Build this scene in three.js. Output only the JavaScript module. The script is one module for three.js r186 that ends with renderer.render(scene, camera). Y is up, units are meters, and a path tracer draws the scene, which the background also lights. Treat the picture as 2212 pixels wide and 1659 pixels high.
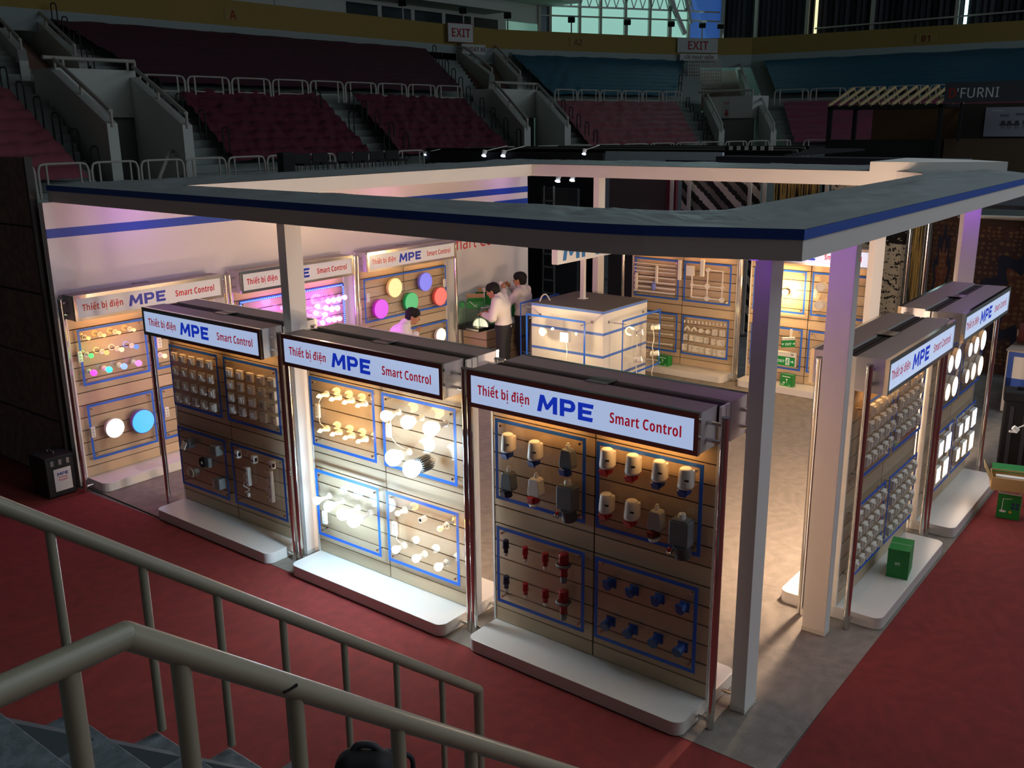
import * as THREE from 'three';
import { RoundedBoxGeometry } from 'three/addons/geometries/RoundedBoxGeometry.js';
import { mergeGeometries } from 'three/addons/utils/BufferGeometryUtils.js';
import { MarchingCubes } from 'three/addons/objects/MarchingCubes.js';
import { ImprovedNoise } from 'three/addons/math/ImprovedNoise.js';
import { RectAreaLightUniformsLib } from 'three/addons/lights/RectAreaLightUniformsLib.js';

// ---------------------------------------------------------------- camera, renderer, large lights
const scene = new THREE.Scene();
scene.background = new THREE.Color(0x000000);
const camera = new THREE.PerspectiveCamera(2 * Math.atan(829.5 / 2057) * 180 / Math.PI, 2212 / 1659, 0.1, 300);
camera.position.set(5.025, 4.456, 6.038);
camera.rotation.set(-0.2653, 0.668, -0.010, 'YXZ');
scene.add(camera);
const renderer = new THREE.WebGLRenderer({ antialias: true });
renderer.toneMapping = THREE.LinearToneMapping;
renderer.toneMappingExposure = 1.0;
renderer.shadowMap.enabled = true;
RectAreaLightUniformsLib.init();
function areaLight(color, intensity, w, h, pos, target, parent = scene) {
  const l = new THREE.RectAreaLight(color, intensity, w, h);
  l.position.set(...pos); parent.add(l); l.lookAt(...target); return l;
}
// daylight: glazed roof lights, a clerestory on the right hand wall and the glazed end wall in view
areaLight(0xdbe6ee, 0.62, 24, 30, [16, 19.7, -14], [16, 0, -14]);
areaLight(0xd8e4ee, 1.6, 50, 7, [43.6, 12.5, -38], [-30, 6, -38]);
areaLight(0xbfe6dc, 2.2, 14, 7, [-37.5, 14.2, -66], [-10, 3, -20]);

// ---------------------------------------------------------------- helpers
const noise = new ImprovedNoise();
let seed = 7; const rnd = () => { seed = (seed * 1664525 + 1013904223) >>> 0; return seed / 4294967296; };
const taken = {};
function numbered(n) { const k = taken[n] = (taken[n] ?? -1) + 1; return k ? n + '_' + String(k).padStart(3, '0') : n; }
const shade = (m) => { m.castShadow = true; m.receiveShadow = true; return m; };
const T = (g, x = 0, y = 0, z = 0, rx = 0, ry = 0, rz = 0) => {
  if (rx || ry || rz) g.applyMatrix4(new THREE.Matrix4().makeRotationFromEuler(new THREE.Euler(rx, ry, rz)));
  return g.translate(x, y, z);
};
const bx = (w, h, d, x = 0, y = 0, z = 0, rx = 0, ry = 0, rz = 0) => T(new THREE.BoxGeometry(w, h, d), x, y, z, rx, ry, rz);
const rb = (w, h, d, r, x = 0, y = 0, z = 0, rx = 0, ry = 0, rz = 0) => T(new RoundedBoxGeometry(w, h, d, 2, r), x, y, z, rx, ry, rz);
const cyl = (r1, r2, h, x = 0, y = 0, z = 0, rx = 0, ry = 0, rz = 0, n = 20) => T(new THREE.CylinderGeometry(r1, r2, h, n), x, y, z, rx, ry, rz);
const sph = (r, x = 0, y = 0, z = 0, n = 20) => T(new THREE.SphereGeometry(r, n, Math.max(8, n * 0.6 | 0)), x, y, z);
const box2 = (x0, x1, y0, y1, z0, z1) => bx(x1 - x0, y1 - y0, z1 - z0, (x0 + x1) / 2, (y0 + y1) / 2, (z0 + z1) / 2);
const V = (a) => new THREE.Vector3(...a);
const tube = (pts, r, seg = 8, closed = false, ten = 0.5) => new THREE.TubeGeometry(new THREE.CatmullRomCurve3(pts.map(V), closed, 'catmullrom', ten), Math.max(8, pts.length * 6), r, seg, closed);
function rod(a, b, r, seg = 12) {                              // straight round bar from a to b
  const A = V(a), B = V(b), d = B.clone().sub(A), g = new THREE.CylinderGeometry(r, r, d.length(), seg);
  g.applyQuaternion(new THREE.Quaternion().setFromUnitVectors(new THREE.Vector3(0, 1, 0), d.clone().normalize()));
  return g.translate((a[0] + b[0]) / 2, (a[1] + b[1]) / 2, (a[2] + b[2]) / 2);
}
function beam(a, b, w, h) {                                    // straight square bar
  const A = V(a), B = V(b), d = B.clone().sub(A), m = new THREE.Matrix4().lookAt(A, B, new THREE.Vector3(0.001, 1, 0));
  return bx(w, h, d.length()).applyMatrix4(m).translate((a[0] + b[0]) / 2, (a[1] + b[1]) / 2, (a[2] + b[2]) / 2);
}
function merge(gs) {
  if (!Array.isArray(gs)) return gs;
  if (gs.length === 1) return gs[0];
  return mergeGeometries(gs.map((g) => { const q = g.index ? g.toNonIndexed() : g; for (const k of Object.keys(q.attributes)) if (!['position', 'normal', 'uv'].includes(k)) q.deleteAttribute(k); return q; }));
}
const lathe = (pts, n = 20) => new THREE.LatheGeometry(pts.map((p) => new THREE.Vector2(...p)), n);
function obj(name, gs, mat, parent = scene) {
  const m = shade(new THREE.Mesh(merge(gs), mat)); m.name = parent === scene ? numbered(name) : name; parent.add(m); return m;
}
function tag(o, label, category, group, kind) { o.userData.label = label; o.userData.category = category; if (group) o.userData.group = group; if (kind) o.userData.kind = kind; return o; }
function thing(name, label, category, pos = [0, 0, 0], turn = 0, group) {
  const o = new THREE.Group(); o.name = numbered(name); o.position.set(...pos); o.rotation.y = turn; scene.add(o);
  return tag(o, label, category, group);
}
function struct(name, gs, mat, label, category = 'structure') { return tag(obj(name, gs, mat), label, category, null, 'structure'); }
function place(root, pos, turn, label, group, used) {           // first use moves the thing itself, later uses copy it
  const r = root.userData.used ? root.clone() : root;
  if (root.userData.used) { r.name = numbered(root.name.replace(/_\d{3}$/, '')); scene.add(r); }
  root.userData.used = true; r.userData = { ...r.userData }; 
  r.position.set(...pos); r.rotation.set(0, turn, 0);
  if (label) r.userData.label = label; if (group) r.userData.group = group;
  return r;
}
function std(color, rough = 0.6, metal = 0, extra = {}) { return new THREE.MeshStandardMaterial({ color, roughness: rough, metalness: metal, ...extra }); }
function phys(o) { return new THREE.MeshPhysicalMaterial(o); }
function glow(color, k, base = 0xf4f0e8) { return new THREE.MeshStandardMaterial({ color: base, roughness: 0.5, emissive: color, emissiveIntensity: k }); }
function canvasTex(w, h, draw) {
  const c = document.createElement('canvas'); c.width = w; c.height = h; draw(c.getContext('2d'), w, h);
  const t = new THREE.CanvasTexture(c); t.colorSpace = THREE.SRGBColorSpace; t.magFilter = THREE.LinearFilter; t.anisotropy = 8; return t;
}
function noiseTex(n, f, srgb = false, rep = 1) {                // f(u, v) -> [r, g, b] 0..255, tileable when f is
  const d = new Uint8Array(n * n * 4);
  for (let j = 0; j < n; j++) for (let i = 0; i < n; i++) { const c = f(i / n, j / n); d.set([c[0], c[1], c[2], 255], (j * n + i) * 4); }
  const t = new THREE.DataTexture(d, n, n); t.wrapS = t.wrapT = THREE.RepeatWrapping; t.magFilter = THREE.LinearFilter; t.minFilter = THREE.LinearMipmapLinearFilter; t.generateMipmaps = true;
  if (srgb) t.colorSpace = THREE.SRGBColorSpace; t.repeat.set(rep, rep); t.needsUpdate = true; return t;
}
const clamp8 = (v) => Math.max(0, Math.min(255, v));
// uv in metres on a flat horizontal or vertical sheet
function uvm(g, ax = 'xz', k = 1) {
  const p = g.attributes.position, u = new Float32Array(p.count * 2);
  const get = { x: (i) => p.getX(i), y: (i) => p.getY(i), z: (i) => p.getZ(i) };
  for (let i = 0; i < p.count; i++) { u[i * 2] = get[ax[0]](i) * k; u[i * 2 + 1] = get[ax[1]](i) * k; }
  g.setAttribute('uv', new THREE.BufferAttribute(u, 2)); return g;
}
// Vietnamese letters with marks, drawn over the plain letters
function vtext(g, s, x, y, size, style = '', spacing = 0) {
  const mark = { 'ế': ['ê', 'a'], 'ị': ['i', 'd'], 'ệ': ['ê', 'd'], 'Ố': ['Ô', 'a'], 'Ể': ['Ê', 'h'] };
  g.font = `${style} ${size}px sans-serif`; g.textBaseline = 'alphabetic'; g.textAlign = 'left';
  for (const ch of s) {
    const [b, m] = mark[ch] || [ch, ''];
    g.fillText(b, x, y); const w = g.measureText(b).width, up = b === b.toUpperCase();
    g.lineWidth = size * 0.07; g.strokeStyle = g.fillStyle; g.lineCap = 'round';
    const ty = y - size * (up ? 0.98 : 0.78);
    if (m === 'a') { g.beginPath(); g.moveTo(x + w * 0.68, ty + size * 0.04); g.lineTo(x + w * 0.9, ty - size * 0.12); g.stroke(); }
    if (m === 'h') { g.beginPath(); g.arc(x + w * 0.8, ty, size * 0.07, -2.6, 1.4); g.stroke(); }
    if (m === 'd') { g.beginPath(); g.arc(x + w / 2, y + size * 0.17, size * 0.065, 0, 7); g.fill(); }
    x += w + spacing;
  }
  return x;
}
function logoMPE(g, x, y, h, color) {                           // heavy wide letters, the first two leaning like an italic
  g.fillStyle = color; const k = h / 100, P = (pts) => { g.beginPath(); pts.forEach(([a, b], i) => g[i ? 'lineTo' : 'moveTo'](x + a * k, y - b * k)); g.closePath(); g.fill(); };
  P([[0, 0], [22, 100], [50, 100], [72, 48], [112, 100], [140, 100], [140, 0], [110, 0], [110, 58], [78, 18], [60, 18], [42, 58], [29, 0]]);
  P([[158, 0], [158, 100], [232, 100], [252, 92], [262, 76], [262, 56], [252, 40], [232, 32], [188, 32], [188, 0]]);
  g.save(); g.fillStyle = '#f4f7fb'; P([[188, 54], [188, 78], [226, 78], [233, 72], [233, 60], [226, 54]]); g.restore();
  g.fillStyle = color;
  P([[280, 0], [280, 100], [382, 100], [378, 76], [310, 76], [310, 62], [370, 62], [366, 40], [310, 40], [310, 24], [378, 24], [374, 0]]);
}
// ---------------------------------------------------------------- materials
const fine = noiseTex(256, () => { const v = 150 + rnd() * 105; return [v, v, v]; });
const cloudTex = (base, amp, sc = 6) => noiseTex(256, (u, v) => {
  const p = 6.2832, a = Math.cos(u * p), b = Math.sin(u * p), c = Math.cos(v * p), d = Math.sin(v * p);
  const n = noise.noise(a * sc * .5 + 9, b * sc * .5 + c * 1.7, d * sc * .5 + c * 2.3) + .5 * noise.noise(a * sc, b * sc + c * 3, d * sc + c * 3.1), g = (rnd() - .5) * amp * .9;
  return base.map((q) => clamp8(q * (1 + (n * amp + g) / 100)));
}, true);
const redTex = cloudTex([126, 44, 41], 8), greyTex = cloudTex([134, 126, 117], 9), concTex = cloudTex([120, 120, 118], 14);
const carpetBump = fine.clone(); carpetBump.repeat.set(6, 6);
const M = {
  red: new THREE.MeshStandardMaterial({ map: redTex, roughness: 0.95, bumpMap: carpetBump, bumpScale: 0.004 }),
  grey: new THREE.MeshStandardMaterial({ map: greyTex, roughness: 0.95, bumpMap: carpetBump, bumpScale: 0.003 }),
  concrete: new THREE.MeshStandardMaterial({ map: concTex, roughness: 0.9 }),
  whitePaint: std(0xe9e6e2, 0.55), offwhite: std(0xdcdad2, 0.6), bowlWhite: std(0xd4d8d2, 0.8), bowlStep: std(0x97a09c, 0.9),
  yellow: std(0xa88c4c, 0.8), paleBand: std(0xa8b4b4, 0.8), blue: std(0x1b4fae, 0.5), wallBlue: std(0x1f49b0, 0.55),
  chrome: std(0xd8d6d2, 0.13, 1), blackTrim: std(0x17150f, 0.25, 0.2), steel: std(0x9a9a98, 0.35, 0.8),
  laminate: std(0x8f8580, 0.5), lamSide: std(0xc9c4c4, 0.5), baseWhite: phys({ color: 0xe2e0dc, roughness: 0.28, clearcoat: 0.3, clearcoatRoughness: 0.25 }),
  groove: std(0x2b221b, 0.8), blackCloth: std(0x101217, 0.9), darkGrey: std(0x34363b, 0.85), black: std(0x121212, 0.5), rubber: std(0x1b1b1d, 0.7),
  tape: std(0x2568d8, 0.45), plasticWhite: std(0xefece4, 0.4), plasticGrey: std(0x767c80, 0.45), plasticBlue: std(0x16418f, 0.42), plasticRed: std(0xc01822, 0.42), plasticNavy: std(0x1c2746, 0.42),
  maroon: std(0x6a2c3c, 0.7), plum: std(0x5a2f40, 0.75), teal: std(0x276888, 0.7), pink: std(0xa45868, 0.7), pinkB: std(0xa04f6c, 0.7),
  railGrey: phys({ color: 0x9c9682, roughness: 0.38, clearcoat: 0.3, clearcoatRoughness: 0.3 }), stairTop: new THREE.MeshStandardMaterial({ map: cloudTex([112, 124, 128], 20), roughness: 0.5 }),
  railBowl: std(0xbfbcb2, 0.5), acrylic: phys({ color: 0xffffff, roughness: 0.04, transmission: 1, thickness: 0, ior: 1.45 }),
  timber: std(0xc9b48a, 0.7), cardboard: std(0xc4a06a, 0.85), green: std(0x1f8a3a, 0.5), brownBoard: new THREE.MeshStandardMaterial({ map: cloudTex([118, 100, 90], 14), roughness: 0.8 }),
  glass: phys({ color: 0xf2fbf6, roughness: 0.02, transmission: 1, thickness: 0, ior: 1.5 }),
};
const slatMats = [[200, 176, 145], [193, 169, 138], [206, 183, 152]].map((c) => new THREE.MeshStandardMaterial({ roughness: 0.42, map: noiseTex(128, (u, v) => {
  const n = noise.noise(u * 3, v * 34, c[0]) * 9 + noise.noise(u * 9, v * 90, 3) * 5; return c.map((q) => clamp8(q + n)); }, true) }));

// ---------------------------------------------------------------- floors
const plate = (x0, x1, z0, z1, y, t, k = .5) => uvm(box2(x0, x1, y - t, y, z0, z1), 'xz', k);
struct('floor', plate(-46, 46, -76, 26, -0.02, 0.3, .2), M.concrete, 'grey concrete arena floor under the trade fair booths', 'floor');
{
  const s = new THREE.Shape([[-14, -12], [-14, -.47], [-6.6, -.47], [-3, -.36], [1, -.36], [2.88, -.3], [2.7, 9.3], [16, 12], [16, -12]].map((p) => new THREE.Vector2(p[0], p[1])));
  const g = T(new THREE.ExtrudeGeometry(s, { depth: 0.014, bevelEnabled: false }), 0, 0, 0, -Math.PI / 2); g.translate(0, -0.02, 0);
  tag(obj('red_carpet', uvm(g, 'xz', .45), M.red), 'red aisle carpet around the lighting booth', 'carpet', null, 'structure');
  tag(obj('grey_carpet', plate(-6.6, 2.86, -9.5, .38, -0.003, 0.012, .5), M.grey), 'grey needle felt carpet on the lighting booth floor', 'carpet', null, 'structure');
}
// ---------------------------------------------------------------- arena bowl
// plan of the seating ring: front line, middle walkway and top line, with the edges of the three stair entrances as corners
const ringL = [[-21, 14], [-21, -8.6], [-21, -11.4], [-21, -26], [-20.6, -28.6], [-19.8, -31.5], [-17.4, -42.2], [-15.2, -44], [30, -44]];
const ringM = [[-28.6, 14], [-28.6, -11.2], [-28.6, -14.4], [-28.6, -32], [-28.6, -35.2], [-28.3, -39.1], [-24.4, -51], [-20.5, -52.3], [30, -53]];
const ringY = [[-37.4, 14], [-37.4, -14], [-37.4, -15.9], [-37.4, -38], [-37.4, -42.3], [-37.2, -46.4], [-30.6, -62.4], [-27.4, -64.5], [30, -67]];
function ringStrip(A, B, prof) {                                // prof: [t, y] pairs lofted along the ring between lines A and B
  const pos = [], uv = [], S = A.map((a, i) => prof.map(([t, y]) => [a[0] + (B[i][0] - a[0]) * t, y, a[1] + (B[i][1] - a[1]) * t]));
  for (let i = 0; i < S.length - 1; i++) for (let k = 0; k < prof.length - 1; k++) {
    const a = S[i][k], b = S[i + 1][k], c = S[i + 1][k + 1], d = S[i][k + 1]; pos.push(...a, ...c, ...b, ...a, ...d, ...c); uv.push(0, 0, 1, 1, 1, 0, 0, 0, 0, 1, 1, 1);
  }
  const g = new THREE.BufferGeometry(); g.setAttribute('position', new THREE.Float32BufferAttribute(pos, 3)); g.setAttribute('uv', new THREE.Float32BufferAttribute(uv, 2)); g.computeVertexNormals(); return g;
}
const steps = (n, y0, y1) => { const p = []; for (let k = 0; k < n; k++) { const y = y0 + (y1 - y0) * k / (n - 1); p.push([k / n, y], [(k + 1) / n, y]); } return p; };
[[0, 1, 'at the dark booth back wall'], [2, 4, 'between the first two entrance blocks'], [5, 6, 'below section number A2'], [7, 8, 'below section number B1']].forEach(([i, j, w]) => {
  const c = (P) => P.slice(i, j + 1);
  struct('seating_terrace', ringStrip(c(ringL), c(ringM), [[-.03, -.02], [-.03, 2.2], ...steps(12, 2.2, 5.1)]), M.bowlStep, 'lower pale grey stepped seating terrace ' + w);
  struct('seating_terrace', ringStrip(c(ringM), c(ringY), [[0, 5.1], ...steps(14, 5.2, 8.4), [1, 8.9]]), M.bowlStep, 'upper pale grey stepped seating terrace ' + w);
});
struct('wall_seating', ringStrip(ringL, ringM, [[-.036, -.02], [-.036, 2.67], [-.006, 2.67], [-.006, 2.1]]), M.bowlStep, 'low pale wall carrying the railing in front of the lower seats', 'wall');
struct('trim_1', ringStrip(ringY, ringY, [[0, 8.5], [0, 9.4]]), M.paleBand, 'pale grey blue band at the foot of the yellow arena wall');
{
  const off = ringY.map(([x, z], i) => [x - .35 * (i < 6), z - .35 * (i > 5)]);
  struct('wall_arena', ringStrip(ringY, off, [[0, 9.4], [0, 10.62], [1, 10.62], [1, 9.4]]), M.yellow, 'ochre yellow parapet wall around the top of the arena seating', 'wall');
}
// outer shell: walls and roof
struct('wall_left', [box2(-46.4, -46, 0, 20, -76, 26), box2(-46, -40.6, 8.6, 9.3, -60, 26)], M.bowlWhite, 'pale outer wall of the arena behind section A', 'wall');
struct('wall_back', box2(-46, 46, 0, 20, 25.6, 26), M.bowlWhite, 'outer wall of the arena behind the photographer', 'wall');
struct('wall_front', box2(-46, 46, 0, 20, -76.4, -76), M.bowlWhite, 'outer wall of the arena behind the dark blinds', 'wall');
struct('wall_right', [box2(44, 44.4, 0, 8.8, -76, 26), box2(44, 44.4, 16.2, 20, -76, 26), box2(44, 44.4, 8.8, 16.2, -76, -63), box2(44, 44.4, 8.8, 16.2, -13, 26)], M.bowlWhite, 'outer wall of the arena with a long clerestory', 'wall');
struct('ceiling', [box2(-46, 3.9, 20, 20.4, -76, 26), box2(28.1, 46, 20, 20.4, -76, 26), box2(3.9, 28.1, 20, 20.4, -76, -29.1), box2(3.9, 28.1, 20, 20.4, 1.1, 26)], std(0x8a8f90, .8), 'arena roof with a glazed roof light', 'ceiling');
struct('window_1', box2(3.9, 28.1, 20.05, 20.2, -29.1, 1.1), glow(0xdbe6ee, .8, 0x8090a0), 'glazed roof light in the arena roof', 'window');
struct('window_2', box2(44.05, 44.2, 8.8, 16.2, -63, -13), glow(0xd8e4ee, 1.2, 0x8090a0), 'long clerestory window in the arena side wall', 'window');
// glazed end wall in view, its posts, truss and the blue tinted pane
{
  const a = [-41, -56], b = [-33, -70], L = Math.hypot(8, 14), ry = Math.atan2(14, 8), w = thing('window_3', 'pale green glazed arena end wall with steel truss', 'window', [a[0], 10.2, a[1]], ry); w.userData.kind = 'structure';
  const paneM = glow(0xa9e6d6, .62, 0x8fb0a8), posts = [0, .9, 3.4, 5.2, 7.4, 9.6, 11.4, 13.2];
  posts.forEach((x, i) => { if (i < 7) obj('pane', box2(x + .1, posts[i + 1] - .1, .1, 8.4, -.05, 0), i === 0 ? std(0x5b7688, .3) : paneM, w); });
  obj('pane', box2(13.3, L + .3, .1, 8.4, -.05, 0), glow(0x3f6fc4, .35, 0x355a96), w);
  posts.concat(L + .3).forEach((x) => obj('post', box2(x - .1, x + .1, -.6, 8.6, 0, .25), M.railBowl, w));
  for (const y of [.9, 2.3, 3.0, 5.2, 8.4]) obj('rail', box2(0, L, y - .06, y + .06, .06, .2), M.railBowl, w);
  const z = []; for (let i = 0; i < 16; i++) z.push(beam([1 + i * .78, 3, .35], [1.39 + i * .78, 4.1, .35], .06, .06), beam([1.39 + i * .78, 4.1, .35], [1.78 + i * .78, 3, .35], .06, .06));
  z.push(beam([1, 3, .35], [13.2, 3, .35], .1, .1), beam([1, 4.1, .35], [13.2, 4.1, .35], .1, .1)); obj('truss', z, M.steel, w);
  obj('brace', [beam([9, 7.5, .6], [12.6, 1.2, .6], .3, .3), beam([12.6, 4, .5], [13.2, 2, .5], .2, .2)], M.steel, w);
}
// dark vertical blinds over the right hand glazing
{
  const w = thing('window_blind', 'dark blue vertical blinds over the tall glazing above section B1', 'blind', [-32.6, 10.3, -70]);
  w.userData.kind = 'structure';
  const bm = [std(0x20242e, .7), std(0x2c303a, .6), std(0x16181f, .8), std(0x363a44, .6)];
  const g0 = bx(.34, 8, .03, 0, 4, 0);
  for (let i = 0; i < 110; i++) { if ([44, 62, 63].includes(i)) continue; const s = shade(new THREE.Mesh(g0, bm[rnd() * 4 | 0])); s.name = 'slat'; s.position.set(.2 + i * .42, 0, 0); s.rotation.y = .25 + rnd() * .5; w.add(s); }
  for (const x of [.1, 3.0, 7.2, 12.2, 18.1, 24, 30, 36]) obj('post', box2(x - .13, x + .13, 0, 8.4, .1, .3), M.railBowl, w);
  obj('backing', box2(0, 47, 0, 8.4, -.5, -.4), std(0x15171c, .9), w);
  for (const [x, k] of [[18.7, 3], [26.4, 3], [7.9, 1.2]]) obj('light_gap', box2(x - .1, x + .1, 0, 8.4, .12, .2), glow(x < 9 ? 0xf0e4b0 : 0xbfeef0, k), w);
  obj('rail', rod([8, 1.1, .5], [47, 1.6, .5], .06), M.railBowl, w);
}
// balcony rooms above section A
{
  const w = thing('gallery', 'pale gallery rooms with dark windows above the yellow wall', 'gallery', [-41, 10.3, -40]); w.userData.kind = 'structure';
  obj('wall', [box2(-.4, 0, -.6, 9, -12, 30), box2(-.4, 0, 1.6, 9, -17, -12)], M.bowlWhite, w);
  obj('soffit', [box2(0, 2.4, 1.75, 2.2, -9.5, 30), box2(0, 3.1, 2.9, 9, -17, -1.5)], M.bowlWhite, w);
  for (let i = 0; i < 5; i++) obj('window', box2(.01, .06, .3, 1.5, -11 + i * 3, -8.4 + i * 3), std(0x2a3138, .2), w);
}
// floodlights standing on the yellow wall
const flood = thing('floodlight', 'small black floodlight on a pole above the yellow arena wall', 'floodlight');
obj('pole', rod([0, 0, 0], [0, .75, 0], .05, 8), M.railBowl, flood); obj('head', rb(.5, .36, .3, .05, 0, .95, 0, .5), M.black, flood);
for (const [x, z] of [[-37.5, -22.7], [-37.5, -28.2], [-37.5, -37.7], [-37.5, -43.2], [-37.2, -47.4], [-35.6, -52.6], [-33.6, -56.8], [-31.9, -60.2], [-30.6, -62.6], [-29.9, -64.2]])
  place(flood, [x, 10.62, z], .6, 'small black floodlight on a pole above the yellow arena wall', 'floodlights along the yellow arena wall');
// section letters and exit signs on the yellow wall
const lettering = (name, txt, w, h, pos, turn, label, cat, draw) => {
  const o = obj(name, bx(w, h, .03), [0, 1, 2, 3, 4, 5].map((i) => i === 4 ? new THREE.MeshStandardMaterial({ roughness: .6, map: canvasTex(512, 512 * h / w | 0, draw) }) : M.offwhite));
  o.position.set(...pos); o.rotation.y = turn; return tag(o, label, cat);
};
const plainLetters = (txt, col) => (g, w, h) => { g.fillStyle = '#a88c4c'; g.fillRect(0, 0, w, h); g.fillStyle = col; g.font = `bold ${h * .95}px sans-serif`; g.textAlign = 'center'; g.textBaseline = 'middle'; g.fillText(txt, w / 2, h * .54); };
lettering('section_letter', 'A', 1, .62, [-37.37, 9.95, -25.4], Math.PI / 2, 'red letter A painted on the yellow arena wall', 'lettering', plainLetters('A', '#8c2216'));
lettering('section_letter', 'A2', 1.3, .6, [-34.76, 10.02, -52.2], 1.18, 'dark red section number A2 on the yellow wall', 'lettering', plainLetters('A2', '#6e2a14'));
lettering('section_letter', 'B1', 1.3, .6, [-15.05, 9.86, -64.98], .04, 'dark red section number B1 on the yellow wall', 'lettering', plainLetters('B1', '#6e1c14'));
const exitDraw = (g, w, h) => { g.fillStyle = '#d9dcdc'; g.fillRect(0, 0, w, h); g.strokeStyle = '#8d1c1c'; g.lineWidth = 8; g.strokeRect(4, 4, w - 8, h - 8); g.fillStyle = '#a51f28'; g.font = `bold ${h * .62}px sans-serif`; g.textAlign = 'center'; g.textBaseline = 'middle'; g.fillText('EXIT', w / 2, h * .5); };
const loiDraw = (g, w, h) => { g.fillStyle = '#cfd2d0'; g.fillRect(0, 0, w, h); g.fillStyle = '#5b2a2a'; const s = h * .62; g.font = `bold ${s}px sans-serif`; const tw = g.measureText('LÔI THOÁT HIÊM').width; vtext(g, 'LỐI THOÁT HIỂM', (w - tw) / 2, h * .72, s, 'bold'); };
lettering('exit_sign', '', 2.0, 1.15, [-36.8, 10.1, -42.1], 1.35, 'white EXIT sign with red frame above the section A stairs', 'sign', exitDraw);
lettering('exit_sign', '', 1.9, .6, [-36.5, 9.15, -43.0], 1.35, 'narrow white emergency exit sign under the red framed EXIT sign', 'sign', loiDraw);
lettering('exit_sign', '', 3.4, 1.0, [-30.4, 10.05, -61.6], 1.0, 'wide white EXIT sign above the grille gate', 'sign', (g, w, h) => { g.fillStyle = '#c6cbca'; g.fillRect(0, 0, w, h); g.fillStyle = '#a5303a'; g.font = `bold ${h * .85}px sans-serif`; g.textAlign = 'center'; g.textBaseline = 'middle'; g.fillText('EXIT', w / 2, h * .5); });
lettering('exit_sign', '', 3.2, .5, [-30.2, 9.2, -61.5], 1.0, 'long white emergency exit sign right above the grille gate', 'sign', loiDraw);
// vomitory blocks: sloping parapets with handrails, a balcony box, dark passage
const slab = (pts, th = .3) => {                                // upright wall under a sloping top line
  const gs = [];
  for (let i = 0; i < pts.length - 1; i++) {
    const a = pts[i], b = pts[i + 1], d = Math.hypot(b[0] - a[0], b[2] - a[2]), s = new THREE.Shape([new THREE.Vector2(0, a[3]), new THREE.Vector2(d, b[3]), new THREE.Vector2(d, b[1]), new THREE.Vector2(0, a[1])]);
    gs.push(T(new THREE.ExtrudeGeometry(s, { depth: th, bevelEnabled: false }), 0, 0, -th / 2).applyMatrix4(new THREE.Matrix4().makeRotationY(-Math.atan2(b[2] - a[2], b[0] - a[0]))).translate(a[0], 0, a[2]));
  }
  return gs;
};
function slopeQuad(a, b, c, d) { const g = new THREE.BufferGeometry(); g.setAttribute('position', new THREE.Float32BufferAttribute([...a, ...b, ...c, ...a, ...c, ...d], 3)); g.setAttribute('uv', new THREE.Float32BufferAttribute(new Float32Array(12), 2)); g.computeVertexNormals(); return g; }
function vomitory(label, lowL, lowR, upL, upR, box, arrow) {
  const w = thing('vomitory', label, 'entrance'); w.userData.kind = 'structure';
  for (const p of [lowL, lowR]) obj('parapet', slab([[...p[0], 1], [...p[1], 1]]), M.bowlWhite, w);
  obj('upper_ramp', slopeQuad([upL[0][0], 8.4, upL[0][2]], [upR[0][0], 8.4, upR[0][2]], [upR[2][0], 5.3, upR[2][2]], [upL[2][0], 5.3, upL[2][2]]), std(0x8a6a5c, .8), w);
  obj('lower_floor', slopeQuad([lowL[0][0], 2.3, lowL[0][2]], [lowR[0][0], 2.3, lowR[0][2]], [lowR[1][0], 2.2, lowR[1][2]], [lowL[1][0], 2.2, lowL[1][2]]), std(0x4a5258, .35), w);
  for (const p of [upL, upR]) obj('parapet', slab([[...p[0], 5], [...p[1], 5], [...p[2], 5]]), M.bowlWhite, w);
  for (const p of [lowL, lowR, upL, upR]) { const a = p[0], b = p[1], m = [(a[0] + b[0]) / 2, (a[1] + b[1]) / 2, (a[2] + b[2]) / 2]; obj('handrail', [rod([a[0], a[1] + .35, a[2]], [b[0], b[1] + .35, b[2]], .07, 8), rod([m[0], m[1] - .1, m[2]], [m[0], m[1] + .35, m[2]], .05, 6), rod([b[0], b[1] - .1, b[2]], [b[0], b[1] + .35, b[2]], .05, 6)], M.railBowl, w); }
  const [p, q, y0, y1] = box, dx = q[0] - p[0], dz = q[1] - p[1], L = Math.hypot(dx, dz), ry = -Math.atan2(dz, dx);
  const at = (g) => g.applyMatrix4(new THREE.Matrix4().makeRotationY(ry)).translate(p[0], 0, p[1]);
  obj('balcony_front', at(box2(0, L, y0, y1, -1.6, 0)), M.bowlWhite, w);
  obj('passage', at(box2(0, L, .5, y0, -.3, -.2)), std(0x8a8d86, .7), w);
  obj('balcony_rail', [at(rod([-.4, y1 + .32, 0], [L, y1 + .32, 0], .07, 8)), ...[0, .3, L - .3, L].map((x) => at(rod([x, y1, 0], [x, y1 + .32, 0], .05, 6)))], M.railBowl, w);
  if (arrow) obj('notice', at(box2(L * .42, L * .58, y1 - 1.3, y1 - .25, 0, .03)), new THREE.MeshStandardMaterial({ roughness: .6, map: canvasTex(64, 128, (g) => { g.fillStyle = '#c9c8c4'; g.fillRect(0, 0, 64, 128); g.fillStyle = '#a83a3a'; g.font = 'bold 20px sans-serif'; g.textAlign = 'center'; g.fillText('EXIT', 32, 26); g.fillRect(24, 66, 16, 26); g.beginPath(); g.moveTo(12, 92); g.lineTo(52, 92); g.lineTo(32, 118); g.fill(); }) }), w);
  return w;
}
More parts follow.
